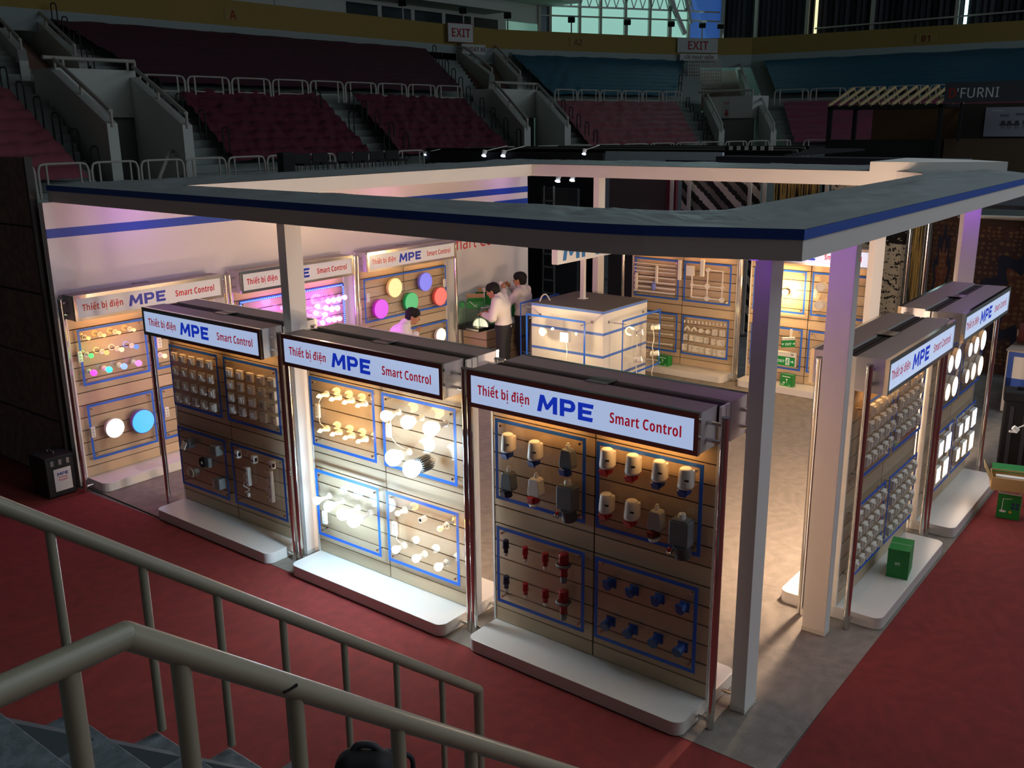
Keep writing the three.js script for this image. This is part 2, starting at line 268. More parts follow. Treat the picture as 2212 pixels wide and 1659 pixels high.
vomitory('pale concrete stair entrance block beside the dark maroon section A', [[-28.5, 6.45, -11.32], [-22.3, 4.62, -9.63]], [[-28.5, 6.3, -14.25], [-22.3, 4.56, -12.16]], [[-35.8, 8.4, -13.1], [-33.1, 7.4, -12.5], [-31.6, 6.9, -11.8]], [[-40.4, 10, -16.3], [-32.9, 7.3, -14.5], [-31.5, 6.9, -14]], [[-28.5, -11.33], [-28.5, -14.33], 4.87, 6.52]);
vomitory('pale concrete stair entrance block below the red framed EXIT sign', [[-28.5, 6.35, -35.17], [-22.5, 4.35, -30.19]], [[-28.5, 6.33, -39.06], [-22.5, 4.43, -33.44]], [[-37.4, 9.2, -42.6], [-32.9, 7.4, -40.4], [-30.6, 6.6, -37.5]], [[-37.4, 9.3, -46.2], [-32.7, 7.3, -42.9], [-30.8, 6.6, -40.4]], [[-28.5, -35.33], [-28.5, -38.97], 4.85, 6.36]);
vomitory('pale concrete stair entrance block below the grille gate and wide EXIT sign', [[-24.17, 5.95, -51.2], [-19.49, 4.07, -44.0]], [[-21.08, 5.81, -52.2], [-16.9, 4.05, -45.0]], [[-32.4, 8.6, -64.8], [-29.1, 7.3, -59.5], [-27.3, 6.6, -56.2]], [[-29.4, 8.9, -66.4], [-25.1, 7.2, -58.8], [-23.8, 6.6, -56.4]], [[-24.3, -51.0], [-20.6, -50.2], 4.75, 6.05], true);
{
  const g = thing('grille_gate', 'closed metal grille gate under the wide EXIT sign', 'gate', [-28.6, 6.2, -59.4], .75), gs = [];
  for (let i = 0; i < 15; i++) gs.push(bx(.05, 2.7, .04, -1.2 + i * .17, 1.35, 0)); for (let i = 0; i < 12; i++) gs.push(bx(2.5, .07, .04, 0, .1 + i * .23, 0));
  obj('grille', gs, M.railBowl, g);
}
// cloths covering the seats: bilinear sheets with sag waves between the seat rows
function tarp(name, label, mat, tl, tr, br, bl, rows, amp = .09) {
  const n = 60, m = rows * 8, g = new THREE.PlaneGeometry(1, 1, n, m), p = g.attributes.position;
  for (let i = 0; i < p.count; i++) {
    const u = p.getX(i) + .5, v = .5 - p.getY(i), L = (a) => tl[a] * (1 - u) * (1 - v) + tr[a] * u * (1 - v) + br[a] * u * v + bl[a] * (1 - u) * v;
    const w = Math.abs(Math.sin(v * rows * Math.PI)) * amp + noise.noise(u * 14 + v * 3, v * 5, name.length + tl[2]) * amp * 1.1 + noise.noise(u * 40, v * 18, tl[0]) * amp * .5;
    p.setXYZ(i, L(0), L(1) + w + .3, L(2));
  }
  g.computeVertexNormals(); mat.side = THREE.DoubleSide; return tag(obj(name, g, mat), label, 'tarp', 'cloths covering the arena seats');
}
tarp('seat_cover', 'dark plum cloth over the upper seats below letter A', M.plum, [-37.4, 8.75, -16.0], [-37.2, 8.75, -39.2], [-29.7, 5.9, -34.1], [-29.7, 5.9, -16.1], 11, .07);
tarp('seat_cover', 'blue cloth over the upper seats below number A2', M.teal, [-36.8, 8.75, -47.3], [-31.2, 8.7, -61.2], [-26.5, 5.9, -51.2], [-29.2, 5.9, -41.5], 10, .06);
tarp('seat_cover', 'blue cloth over the upper seats below number B1', M.teal, [-26.6, 8.7, -65], [6, 8.7, -66], [6, 5.9, -54], [-21.0, 6.0, -54.6], 10, .06);
tarp('seat_cover', 'rose red cloth over the lower seats beside the dark booth back wall', M.pink, [-28.6, 5.5, -2], [-28.7, 5.5, -9.7], [-22.1, 2.8, -8.6], [-22.1, 2.8, -2], 8);
tarp('seat_cover', 'maroon cloth over the lower seats right beside the first entrance block', M.maroon, [-29, 5.6, -16.2], [-29, 5.6, -23.4], [-22.7, 3.1, -20.4], [-22.9, 3.1, -14.3], 8, .13);
tarp('seat_cover', 'maroon cloth over the lower seats left of the second entrance block', M.maroon, [-28.8, 5.6, -25.2], [-28.7, 5.5, -32.8], [-22.7, 3.1, -29.1], [-22.5, 3.1, -21.8], 8, .13);
tarp('seat_cover', 'dusty pink cloth over the lower seats below number A2', M.pink, [-28.1, 5.5, -40.2], [-25.8, 5.5, -50.2], [-20.2, 3.1, -42.6], [-22.2, 3.1, -34.9], 8, .08);
tarp('seat_cover', 'pink cloth over the lower seats behind the timber rafters', M.pinkB, [-19.7, 5.4, -52.5], [5, 5.4, -52.4], [5, 3.1, -46], [-16.1, 3.1, -46], 7, .1);
// railings around the terraces
const railSec = thing('railing', 'white tubular railing section along the front of the seating', 'railing');
obj('hoop', [tube([[.05, 0, 0], [.05, .7, 0], [.1, .86, 0], [.25, .9, 0], [1.25, .9, 0], [1.4, .86, 0], [1.45, .7, 0], [1.45, 0, 0]], .035, 6, false, .1), rod([.28, 0, 0], [.28, .88, 0], .03, 6), rod([1.22, 0, 0], [1.22, .88, 0], .03, 6)], M.railBowl, railSec);
obj('mid_bar', rod([.28, .34, 0], [1.22, .34, 0], .03, 6), M.railBowl, railSec);
function railRun(a, b, y, n, label, group) {
  const L = Math.hypot(b[0] - a[0], b[1] - a[1]), ry = -Math.atan2(b[1] - a[1], b[0] - a[0]);
  for (let i = 0; i < n; i++) { const t = i / n, r = place(railSec, [a[0] + (b[0] - a[0]) * t, y, a[1] + (b[1] - a[1]) * t], ry, label, group); r.scale.x = L / n / 1.5; }
}
railRun([-20.87, -5], [-20.87, -26], 2.67, 14, 'white tubular railing section along the front of the lower seats', 'railing along the lower seats');
railRun([-20.7, -26], [-15.3, -43.6], 2.67, 11, 'white tubular railing section along the front of the lower seats', 'railing along the lower seats');
railRun([-14.8, -43.9], [-6, -43.9], 2.67, 5, 'white tubular railing section along the front of the lower seats', 'railing along the lower seats');
railRun([-28.5, -14.4], [-28.5, -32.6], 5.5, 9, 'white tubular railing section between maroon upper and lower seats', 'railing between the maroon seat tiers');
railRun([-27.9, -39.8], [-25.5, -50.4], 5.5, 6, 'white tubular railing section between blue and pink seats below A2', 'railing below section A2');
railRun([-20.2, -52.3], [-2, -52.4], 5.5, 8, 'white tubular railing section between blue and pink seats below B1', 'railing below section B1');
// black hoops along the aisles
const hoop = thing('aisle_hoop', 'tall black hoop handrail beside the arena aisle', 'handrail');
obj('loop', tube([[-.1, -.1, 0], [-.1, .75, 0], [-.06, .87, 0], [.06, .87, 0], [.1, .75, 0], [.1, -.1, 0]], .03, 6, false, .3), M.black, hoop);
for (const [a, b, n, where] of [[[-36.8, 8.75, -15.9], [-31.1, 6.6, -14.1], 4, 'left edge of the dark plum cloth'], [[-28.2, 5.4, -15], [-23.6, 3.6, -14.5], 4, 'left edge of the lower maroon cloth'], [[-28.8, 5.6, -9.7], [-22.5, 3.1, -9.1], 6, 'rose red cloth'],
  [[-27.5, 5.1, -22.1], [-22.9, 3.3, -21.5], 3, 'aisle between the two lower maroon cloths'], [[-27.5, 5.1, -24], [-22.7, 3.3, -22.4], 5, 'aisle between the two lower maroon cloths'], [[-35.5, 8.2, -38.2], [-28.1, 5.5, -32.6], 6, 'right edge of the dark plum cloth'],
  [[-26.8, 4.9, -32.1], [-23.1, 3.4, -30.3], 4, 'right edge of the lower maroon cloth'], [[-37.2, 8.8, -46.8], [-31.4, 6.7, -42.1], 4, 'left edge of the blue A2 cloth'], [[-26.4, 4.9, -38.6], [-22.3, 3.3, -35.6], 5, 'left edge of the dusty pink cloth'],
  [[-31.8, 8.7, -61.9], [-27.2, 6.2, -53.2], 5, 'right edge of the blue A2 cloth'], [[-25.6, 5.2, -51.4], [-21, 3.3, -45], 5, 'right edge of the dusty pink cloth']])
  for (let i = 0; i < n; i++) { const t = n > 1 ? i / (n - 1) : 0; place(hoop, [0, 1, 2].map((k) => a[k] + (b[k] - a[k]) * t), 1.0, 'black hoop handrail at the ' + where, 'black hoops at the ' + where); }
// stair handrail in the first entrance passage
tag(obj('passage_handrail', tube([[-21.9, 2.4, -10.4], [-23.3, 3.6, -12.0], [-23.6, 3.75, -12.3], [-23.7, 3.75, -13.0]], .06, 6, false, .2), M.railBowl), 'bent handrail in the first entrance passage', 'handrail');
// ---------------------------------------------------------------- booth shell
const canOut = [], canIn = [];
{
  const arc = (cx, cz, r, a0, a1, n, to) => { for (let i = 0; i <= n; i++) { const a = a0 + (a1 - a0) * i / n; to.push([cx + r * Math.cos(a), cz + r * Math.sin(a)]); } };
  const fc = new THREE.CatmullRomCurve3([[-6.62, .3], [-4.2, .4], [-1.76, .51], [.3, .6], [1.2, .63], [1.75, .57], [2.2, .43], [2.77, .24]].map((p) => new THREE.Vector3(p[0], 0, p[1]))), ic = [[-5.05, -.52], [1.0, -.42], [1.45, -.5], [1.75, -.72]];
  for (let i = 0; i <= 15; i++) { const q = fc.getPoint(i / 15), t = i / 15; canOut.push([q.x, q.z]); const k = Math.min(2, t < .75 ? 0 : t < .88 ? 1 : 2), u = k === 0 ? t / .75 : k === 1 ? (t - .75) / .13 : (t - .88) / .12; canIn.push([ic[k][0] + (ic[k + 1][0] - ic[k][0]) * u, ic[k][1] + (ic[k + 1][1] - ic[k][1]) * u]); }
  for (let i = 1; i <= 8; i++) { canOut.push([2.77, .24 - 6.6 * i / 8]); canIn.push([1.75 - .19 * i / 8, -.72 - 5.7 * i / 8]); }
  arc(.2, -6.45, 2.57, -.05, -Math.PI / 2, 11, canOut); arc(.95, -6.5, .62, .0, -Math.PI / 2, 11, canIn); canIn.slice(-12).forEach((p) => { p[1] = -6.5 + (p[1] + 6.5) * 1.35; });
  for (let i = 1; i <= 8; i++) { canOut.push([.2 - 6.82 * i / 8, -9.02]); canIn.push([.95 - 6.0 * i / 8, -7.337]); }
  for (let i = 1; i <= 10; i++) { canOut.push([-6.62, -9.02 + 9.32 * i / 10]); canIn.push([-5.05, -7.337 + 6.817 * i / 10]); }
}
const cT = 3.81, cB = 3.615;
{
  const w = thing('canopy', 'white booth canopy frame with blue edge stripe and plastic covered top', 'canopy');
  const strip = (A, B, ya, yb) => { const pos = []; for (let i = 0; i < A.length - 1; i++) { const a = A[i], b = A[i + 1], c = B[i + 1], d = B[i]; pos.push(a[0], ya, a[1], b[0], ya, b[1], c[0], yb, c[1], a[0], ya, a[1], c[0], yb, c[1], d[0], yb, d[1]); } const g = new THREE.BufferGeometry(); g.setAttribute('position', new THREE.Float32BufferAttribute(pos, 3)); g.setAttribute('uv', new THREE.Float32BufferAttribute(new Float32Array(pos.length / 3 * 2), 2)); g.computeVertexNormals(); return g; };
  const wm = std(0xdedbd6, .6); wm.side = THREE.DoubleSide;
  obj('outer_fascia', strip(canOut, canOut, cB, cT), wm, w); obj('inner_fascia', strip(canIn, canIn, cT, cB), wm, w); obj('soffit', strip(canIn, canOut, cB, cB), wm, w);
  const out2 = canOut.map((p, i) => { const a = canOut[Math.max(0, i - 1)], b = canOut[Math.min(canOut.length - 1, i + 1)], dx = b[0] - a[0], dz = b[1] - a[1], L = Math.hypot(dx, dz); return [p[0] - dz / L * .006, p[1] + dx / L * .006]; });
  const bs = M.blue.clone(); bs.side = THREE.DoubleSide; const m = 36;
  obj('blue_stripe', strip(out2.slice(0, m), out2.slice(0, m), cT - .062, cT + .004), bs, w);
  // plastic sheet over the top: ribbon between the two outlines with folds
  const per = 12, nu = (canOut.length - 1) * per, nv = 26, pos = [], idx = [], uv = [], lerp = (P, u) => { const i = Math.min(P.length - 2, u / per | 0), t = u / per - i; return [P[i][0] + (P[i + 1][0] - P[i][0]) * t, P[i][1] + (P[i + 1][1] - P[i][1]) * t]; };
  for (let i = 0; i <= nu; i++) for (let j = 0; j <= nv; j++) {
    const o = lerp(out2, i), n = lerp(canIn, i), v = j / nv, x = o[0] + (n[0] - o[0]) * v, z = o[1] + (n[1] - o[1]) * v, e = Math.sin(v * Math.PI);
    const f = Math.abs(noise.noise(x * 1.1, z * 1.1, 4)) * .06 + Math.abs(noise.noise(x * 3.1 + z, z * 3.1 - x * .5, 9)) * .05 + Math.abs(noise.noise(x * 7 - z * 2, z * 7 + x * 2, 3)) * .022;
    pos.push(x, cT + .006 + e * f * .8, z); uv.push(x, z); if (i < nu && j < nv) { const a = i * (nv + 1) + j; idx.push(a, a + nv + 1, a + 1, a + 1, a + nv + 1, a + nv + 2); }
  }
  const g = new THREE.BufferGeometry(); g.setAttribute('position', new THREE.Float32BufferAttribute(pos, 3)); g.setAttribute('uv', new THREE.Float32BufferAttribute(uv, 2)); g.setIndex(idx); g.computeVertexNormals();
  const pm = phys({ color: 0x8e9698, roughness: .5, clearcoat: .25, clearcoatRoughness: .3, side: THREE.DoubleSide }); obj('plastic_sheet', g, pm, w).userData.label = 'crumpled translucent plastic dust sheet';
  const s = new THREE.Shape([[.68, 7.33], [1.19, 7.33], [1.9, 7.75], [2.25, 7.95], [1.6, 8.6], [.68, 8.95]].map((p) => new THREE.Vector2(...p)));
  obj('raised_block', T(new THREE.ExtrudeGeometry(s, { depth: .13, bevelEnabled: false }), 0, 0, 0, -Math.PI / 2).translate(0, cT - .005, 0), wm, w);
}
// white rear wall of the booth with blue stripes and painted lettering
{
  const w = thing('wall_booth', 'white left wall of the lighting booth with blue stripes', 'wall'); w.userData.kind = 'structure';
  obj('wall_board', box2(-6.62, -6.52, 0, cB, -9.15, .43), M.whitePaint, w);
  obj('blue_stripe', box2(-6.521, -6.515, 3.19, 3.3, -9.15, .43), M.wallBlue, w); obj('blue_stripe', box2(-6.521, -6.515, 2.97, 3.07, -9.15, -8.1), M.wallBlue, w);
  const tx = canvasTex(1024, 192, (g) => { g.fillStyle = '#e9e6e2'; g.fillRect(0, 0, 1024, 192); g.fillStyle = '#d8281f'; vtext(g, 'Smart Control', 30, 140, 140); });
  obj('wall_lettering', T(new THREE.PlaneGeometry(2.3, .431), -6.514, 2.37, -7.8, 0, Math.PI / 2), new THREE.MeshStandardMaterial({ map: tx, roughness: .55 }), w).userData.label = 'red Smart Control lettering';
}
const column = thing('booth_column', 'white square booth column', 'column');
obj('shaft', rb(.12, cB, .21, .004, 0, cB / 2, 0), M.whitePaint, column); obj('foot', bx(.124, .04, .214, 0, .021, 0), M.offwhite, column);
for (const [x, z, l, ry = 0] of [[2.345, -.27, 'white column at the open booth corner beside the plug stand'], [2.365, -1.745, 'white column beside the switch stand at the carpet corner', Math.PI / 2], [-2.64, -.11, 'white column between the switch stand and the bulb stand'], [2.03, -7.25, 'white column behind the stand of round panel lamps', Math.PI / 2 + .66], [.4, -8.85, 'white column at the end of the emergency light stand', Math.PI / 2 + 1.1], [-4.68, -8.9, 'white column at the rear between counter and black partition']])
  place(column, [x, 0, z], ry, l, 'booth columns');

// ---------------------------------------------------------------- display stands
const signTex = canvasTex(1536, 178, (g, w, h) => {
  g.fillStyle = '#f4f7fb'; g.fillRect(0, 0, w, h); g.fillStyle = '#cc1622';
  g.save(); g.translate(50, 0); g.scale(.8, 1); vtext(g, 'Thiết bị điện', 0, 118, 84, 'bold'); g.restore();
  logoMPE(g, 508, 142, 104, '#1f3fc0'); g.fillStyle = '#cc1622'; g.save(); g.translate(1010, 0); g.scale(.8, 1); vtext(g, 'Smart Control', 0, 120, 84, 'bold'); g.restore();
});
const signLit = new THREE.MeshStandardMaterial({ map: signTex, roughness: .25, emissive: 0xb9cdf2, emissiveMap: signTex, emissiveIntensity: .74 });
const signOff = phys({ map: signTex, roughness: .12, clearcoat: 1, clearcoatRoughness: .03 });
const baseGeo = (() => { const s = new THREE.Shape(), r = .085, d = .41; s.moveTo(0, .06); s.lineTo(2.1, .06); s.lineTo(2.1, -d + r); s.absarc(2.1 - r, -d + r, r, 0, -Math.PI / 2, true); s.lineTo(r, -d); s.absarc(r, -d + r, r, -Math.PI / 2, -Math.PI, true); s.lineTo(0, .06); return T(new THREE.ExtrudeGeometry(s, { depth: .109, bevelEnabled: true, bevelThickness: .004, bevelSize: .004, bevelSegments: 2, curveSegments: 10 }), 0, 0, 0, -Math.PI / 2).translate(0, .004, 0); })();
const slatGeos = [bx(1.04, .125, .012, 0, 0, 0), bx(1.04, .152, .012, 0, 0, 0)];
const board4 = [[.07, 1.0, 1.33, 2.06], [1.1, 2.03, 1.33, 2.06], [.07, 1.0, .345, 1.075], [1.1, 2.03, .345, 1.075]], board2 = [[.06, 2.06, 1.33, 2.06], [.06, 2.06, .345, 1.075]];
const offGeo = cyl(.011, .011, .075, 0, 0, .028, Math.PI / 2, 0, 0, 10);
function makeStand(label, sign, boards, front = true) {
  const t = thing('display_stand', label, 'display stand');
  obj('base', baseGeo, M.baseWhite, t);
  obj('backing', box2(0, 2.1, .117, 2.5, -.06, -.0125), M.groove, t);
  obj('side_edge', box2(-.02, 0, .117, 2.5, -.06, .004), M.plasticWhite, t); obj('side_edge', box2(2.1, 2.12, .117, 2.5, -.06, .004), M.plasticWhite, t);
  if (front) for (let k = 0; k < 14; k++) for (const h of [0, 1]) { const s = shade(new THREE.Mesh(slatGeos[k ? 1 : 0], slatMats[(k * 2 + h * 5) % 3])); s.name = 'slat'; s.position.set(.523 + h * 1.054, k ? .25 + .164 * (k - 1) + .082 : .184, -.006); t.add(s); }
  else obj('panel', box2(0, 2.1, .12, 2.38, -.0125, 0), slatMats[0], t);
  // light box above, with mirror trim, sign face and two tubes below it
  const lb = obj('lightbox', box2(-.03, 2.082, 2.206, 2.512, .002, .262), [M.lamSide, M.lamSide, M.laminate, M.laminate, M.lamSide, M.lamSide], t);
  const fr = [box2(-.034, 2.086, 2.472, 2.516, .25, .286), box2(-.034, 2.086, 2.201, 2.238, .25, .286), box2(-.034, .003, 2.238, 2.472, .25, .286), box2(2.049, 2.086, 2.238, 2.472, .25, .286)];
  fr.forEach((g) => obj('trim', g, M.chrome, lb));
  const sg = new THREE.PlaneGeometry(2.05, .238); obj('sign_face', T(sg, 1.026, 2.355, .2785), sign, lb).userData.label = 'white sign face with red words and blue letters';
  obj('clip', box2(.95, 1.15, 2.513, 2.519, -.1, .02), M.steel, lb);
  for (const x of [.52, 1.56]) obj('tube_lamp', box2(x - .4, x + .4, 2.188, 2.206, .09, .12), glow(0xffc070, 2.2), lb);
  for (const x of [-.13, 2.22]) {
    const p = obj('pipe', cyl(.03, .03, 2.47, x, 1.235, .15, 0, 0, 0, 24), M.chrome, t), e = x < 0 ? -.034 : 2.086, b = x < 0 ? 0 : 2.1;
    for (const y of [2.29, 2.42]) obj('bracket', rod([x, y, .15], [e, y, .15], .016, 12), M.chrome, p); obj('bracket', rod([x, .06, .15], [b, .06, .15], .016, 12), M.chrome, p);
    obj('cap', cyl(.031, .031, .012, x, 2.475, .15, 0, 0, 0, 24), M.steel, p);
  }
  if (front) for (const [a, b, y0, y1] of boards) {
    const p = obj('acrylic_board', box2(a, b, y0, y1, .055, .06), M.acrylic, t), d = .031, z0 = .0605, z1 = .0625;
    for (const g of [box2(a, b, y1 - d, y1, z0, z1), box2(a, b, y0, y0 + d, z0, z1), box2(a, a + d, y0 + d, y1 - d, z0, z1), box2(b - d, b, y0 + d, y1 - d, z0, z1)]) obj('blue_border', g, M.tape, p);
    for (const x of [a + .06, b - .06]) for (const y of [y0 + .06, y1 - .06]) { const o = shade(new THREE.Mesh(offGeo, M.chrome)); o.name = 'standoff'; o.position.set(x, y, 0); p.add(o); }
  }
  return t;
}
const STAND = { A: [-4.807, 0, 0], B: [-2.353, 0, 0], C: [.05, 0, 0], D: [2.424, -2.075, 1], E: [2.424, -4.577, 1], F: [-6.453, .351, 1], G: [-6.453, -2.071, 1], H: [-6.453, -4.496, 1], I: [-4.25, -9.45, 0], J: [-1.87, -9.45, 0] };
const turnOf = (k) => STAND[k][2] ? Math.PI / 2 : 0;
function at(k, s, y, w = .0625) { const [x, z, r] = STAND[k]; return r ? [x + w, y, z - s] : [x + s, y, z + w]; }
const upInt = { A: 12, B: 2, C: 24, D: 15, E: 3, F: 11, G: 5, H: 6, I: 6.5, J: 6.5 }, signOffSet = 'FGHI';
const standLabels = { A: 'slat wall stand with forty small switch plates under a lit MPE sign', B: 'slat wall stand of glowing bulbs under a lit MPE sign', C: 'slat wall stand of industrial plugs and sockets under a lit MPE sign', D: 'slat wall stand of switch plates with a green box on its base', E: 'slat wall stand of round and square panel lamps with a lit MPE sign', F: 'slat wall stand of coloured bulbs against the white wall, next to the black case', G: 'slat wall stand with purple bulbs and a blue LED strip border', H: 'slat wall stand with five round coloured lamps against the white wall', I: 'slat wall stand of white trunking and pipe fittings behind the white counter', J: 'slat wall stand of emergency lamps and green EXIT lights' };
const mLit = makeStand(standLabels.A, signLit, board4), mOff = makeStand(standLabels.F, signOff, board4), mWide = makeStand(standLabels.H, signOff, board2), mTwin = makeStand('rear stand', signOff, [], false);
for (const k of Object.keys(STAND)) {
  const m = k === 'H' || k === 'G' ? mWide : signOffSet.includes(k) ? mOff : mLit, p = at(k, 0, 0, 0);
  place(m, p, turnOf(k), standLabels[k], 'display stands with sign boxes');
  const dir = turnOf(k);
  for (const s of [.52, 1.56]) { const q = at(k, s, 2.184, .105), l = areaLight(0xffbe74, upInt[k], dir ? .03 : .8, dir ? .8 : .03, q, [q[0], 0, q[2]]); l.rotation.set(-Math.PI / 2, 0, 0); }
  if (!signOffSet.includes(k)) { const q = at(k, 1.03, 2.36, .292), f = at(k, 1.03, 2.36, 3); areaLight(0xb9cdf2, .35, 2.05, .25, q, f); }
}
const twinAt = { A: [-4.807 + 2.1, -.135, 3.1412], B: [-2.353 + 2.1, -.135, 3.1412], C: [.05 + 2.1, -.135, 3.1412], D: [2.424 - .135, -2.075 - 2.1, -Math.PI / 2], E: [2.424 - .135, -4.577 - 2.1, -Math.PI / 2] };
for (const k in twinAt) {
  const [x, z, ry] = twinAt[k]; place(mTwin, [x, 0, z], ry, { A: 'grey topped rear stand back to back with the stand of small switch plates', B: 'grey topped rear stand back to back with the stand of glowing bulbs', C: 'grey topped rear stand back to back with the plug stand', D: 'grey topped rear stand back to back with the switch stand holding a green box', E: 'grey topped rear stand back to back with the panel lamp stand' }[k], 'stands facing into the booth');
  for (const s of [.52, 1.56]) { const v = new THREE.Vector3(s, 2.184, .105).applyAxisAngle(new THREE.Vector3(0, 1, 0), ry), l = areaLight(0xffbe74, { A: 8, B: 8, C: 8, D: 9, E: 7 }[k], k < 'D' ? .8 : .03, k < 'D' ? .03 : .8, [x + v.x, 2.184, z + v.z], [0, 0, 0]); l.rotation.set(-Math.PI / 2, 0, 0); }
}
// warm flood lamps on the stands that face into the booth; their light falls on its floor, wall and canopy
for (const [k, x, y, z, ry, I, l] of [['D', 2.289, 1.55, -2.6, -Math.PI / 2, 15, 'near the corner column'], ['D', 2.289, 1.55, -3.65, -Math.PI / 2, 11, 'near the panel lamp stand'], ['E', 2.289, 1.85, -5.55, -Math.PI / 2, 15, 'behind the panel lamps'], ['B', -1.3, 1.0, -.135, 3.1412, 3.5, 'behind the bulb stand'], ['A', -3.8, 1.0, -.135, 3.1412, 3, 'behind the switch plates']]) {
  const t = thing('flood_lamp', 'warm flood lamp on the rear stand ' + l, 'lamp', [x, y, z], ry); obj('housing', rb(.2, .16, .05, .01, 0, 0, .03), M.plasticGrey, t); obj('lens', bx(.17, .13, .004, 0, 0, .057), glow(0xffdca4, 5), t);
  const d = new THREE.Vector3(0, 0, .12).applyAxisAngle(new THREE.Vector3(0, 1, 0), ry), p = new THREE.PointLight(0xffe0c2, I, 0, 2); p.position.set(x + d.x, y, z + d.z); p.castShadow = true; p.shadow.radius = 3; scene.add(p);
}
// small recessed lamps in the canopy soffit, some purple
for (const [x, z, c, I, l] of [[-5.95, -.7, 0xb45cff, .4, 'above the coloured bulb stand'], [-5.95, -3.3, 0xffd2a0, .7, 'above the purple bulb stand'], [-5.95, -5.2, 0xff8ad0, .3, 'above the stand of five discs'], [-5.95, -8.3, 0xc080ff, .3, 'above the glass case'], [2.42, .16, 0x9a4cff, .05, 'beside the open corner column'], [2.25, -.9, 0xa050ff, .5, 'beside the column of the switch stand'], [2.28, -6.8, 0xa050ff, .35, 'beside the column behind the panel lamps']]) {
  const t = thing('soffit_lamp', 'small ' + (c === 0xffd2a0 ? 'warm' : 'purple') + ' lamp in the canopy soffit ' + l, 'lamp', [x, cB, z]); obj('bezel', cyl(.05, .05, .016, 0, -.009, 0), M.plasticWhite, t); obj('lens', cyl(.036, .036, .006, 0, -.02, 0), glow(c, 2.5), t);
  const p = new THREE.PointLight(c, I, 0, 2); p.position.set(x, cB - .07, z); p.castShadow = true; scene.add(p);
}
// ---------------------------------------------------------------- things shown on the stands
const pt = (color, I, p, r = .02) => { const l = new THREE.PointLight(color, I, 0, 2); l.position.set(...p); l.castShadow = true; l.shadow.radius = Math.max(1, r / .02); scene.add(l); return l; };
function put(k, root, s, y, w, label, group) { return place(root, at(k, s, y, w), turnOf(k), label, group); }
// --- wall sockets with bell covers
const bell = lathe([[.001, .158], [.036, .156], [.048, .145], [.053, .11], [.06, .02], [.058, .0], [.001, 0]], 24);
function bellSocket(colorMat, word) {
  const t = thing('wall_socket', 'x', 'socket');
  obj('cover', [bell.clone().translate(0, -.03, .065), rb(.1, .13, .05, .012, 0, .04, .03)], M.plasticWhite, t); obj('slot', bx(.03, .012, .012, .034, .045, .116), M.black, t);
  obj('flap', [rb(.07, .055, .075, .008, -.004, -.055, .06), bx(.062, .06, .012, -.012, -.07, .1, .5, 0, 0)], colorMat, t).userData.label = word + ' hinged flap'; return t;
}
const bellBlue = bellSocket(M.plasticBlue, 'blue'), bellRed = bellSocket(M.plasticRed, 'red');
function ridgedSocket(bodyMat, lowMat, ring) {
  const t = thing('wall_socket', 'x', 'socket');
  const s = new THREE.Shape([[-.05, -.04], [.05, -.04], [.055, -.02], [.04, .09], [.03, .1], [-.03, .1], [-.04, .09], [-.055, -.02]].map((p) => new THREE.Vector2(...p)));
  obj('body', T(new THREE.ExtrudeGeometry(s, { depth: .07, bevelEnabled: true, bevelSize: .008, bevelThickness: .01, bevelSegments: 2 }), 0, 0, .01), bodyMat, t);
  obj('gland', [cyl(.016, .018, .03, 0, .125, .045), cyl(.011, .011, .02, 0, .145, .045)], M.plasticWhite, t);
  obj('socket_barrel', [cyl(.034, .036, .07, 0, -.075, .06, .35), rb(.06, .06, .03, .006, -.02, -.08, .095, .3)], lowMat, t);
  if (ring) obj('ring', cyl(.045, .045, .016, 0, -.11, .075, .35), M.plasticWhite, t); return t;
}
const rgGreyBlue = ridgedSocket(M.plasticGrey, M.plasticBlue, false), rgGreyNavy = ridgedSocket(M.plasticGrey, M.plasticNavy, false), rgWhiteRed = ridgedSocket(M.plasticWhite, M.plasticRed, true), rgGreyRed = ridgedSocket(std(0xb9b9b4, .45), std(0x6e1416, .4), true);
const bigBox = thing('interlock_socket', 'large grey switched socket box', 'socket');
obj('body', rb(.16, .2, .11, .012, 0, 0, .06), M.plasticGrey, bigBox); obj('cover_plate', rb(.13, .012, .1, .004, 0, .104, .06), M.plasticGrey, bigBox); obj('gland', [cyl(.03, .032, .03, 0, .125, .06, 0, 0, 0, 6), T(new THREE.TorusGeometry(.02, .008, 8, 16), 0, .145, .06, Math.PI / 2)], M.plasticWhite, bigBox);
obj('lower_barrel', [cyl(.06, .066, .1, .02, -.135, .07, .3), rb(.12, .05, .06, .01, .01, -.12, .07)], std(0x4c5154, .4), bigBox); obj('latch', [rod([-.075, -.13, .1], [-.075, -.16, .14], .01), rod([-.045, -.13, .1], [-.045, -.16, .14], .01), rod([-.08, -.16, .14], [-.04, -.16, .14], .012)], M.chrome, bigBox); obj('red_switch', bx(.025, .02, .03, -.06, -.135, .12), M.plasticRed, bigBox);
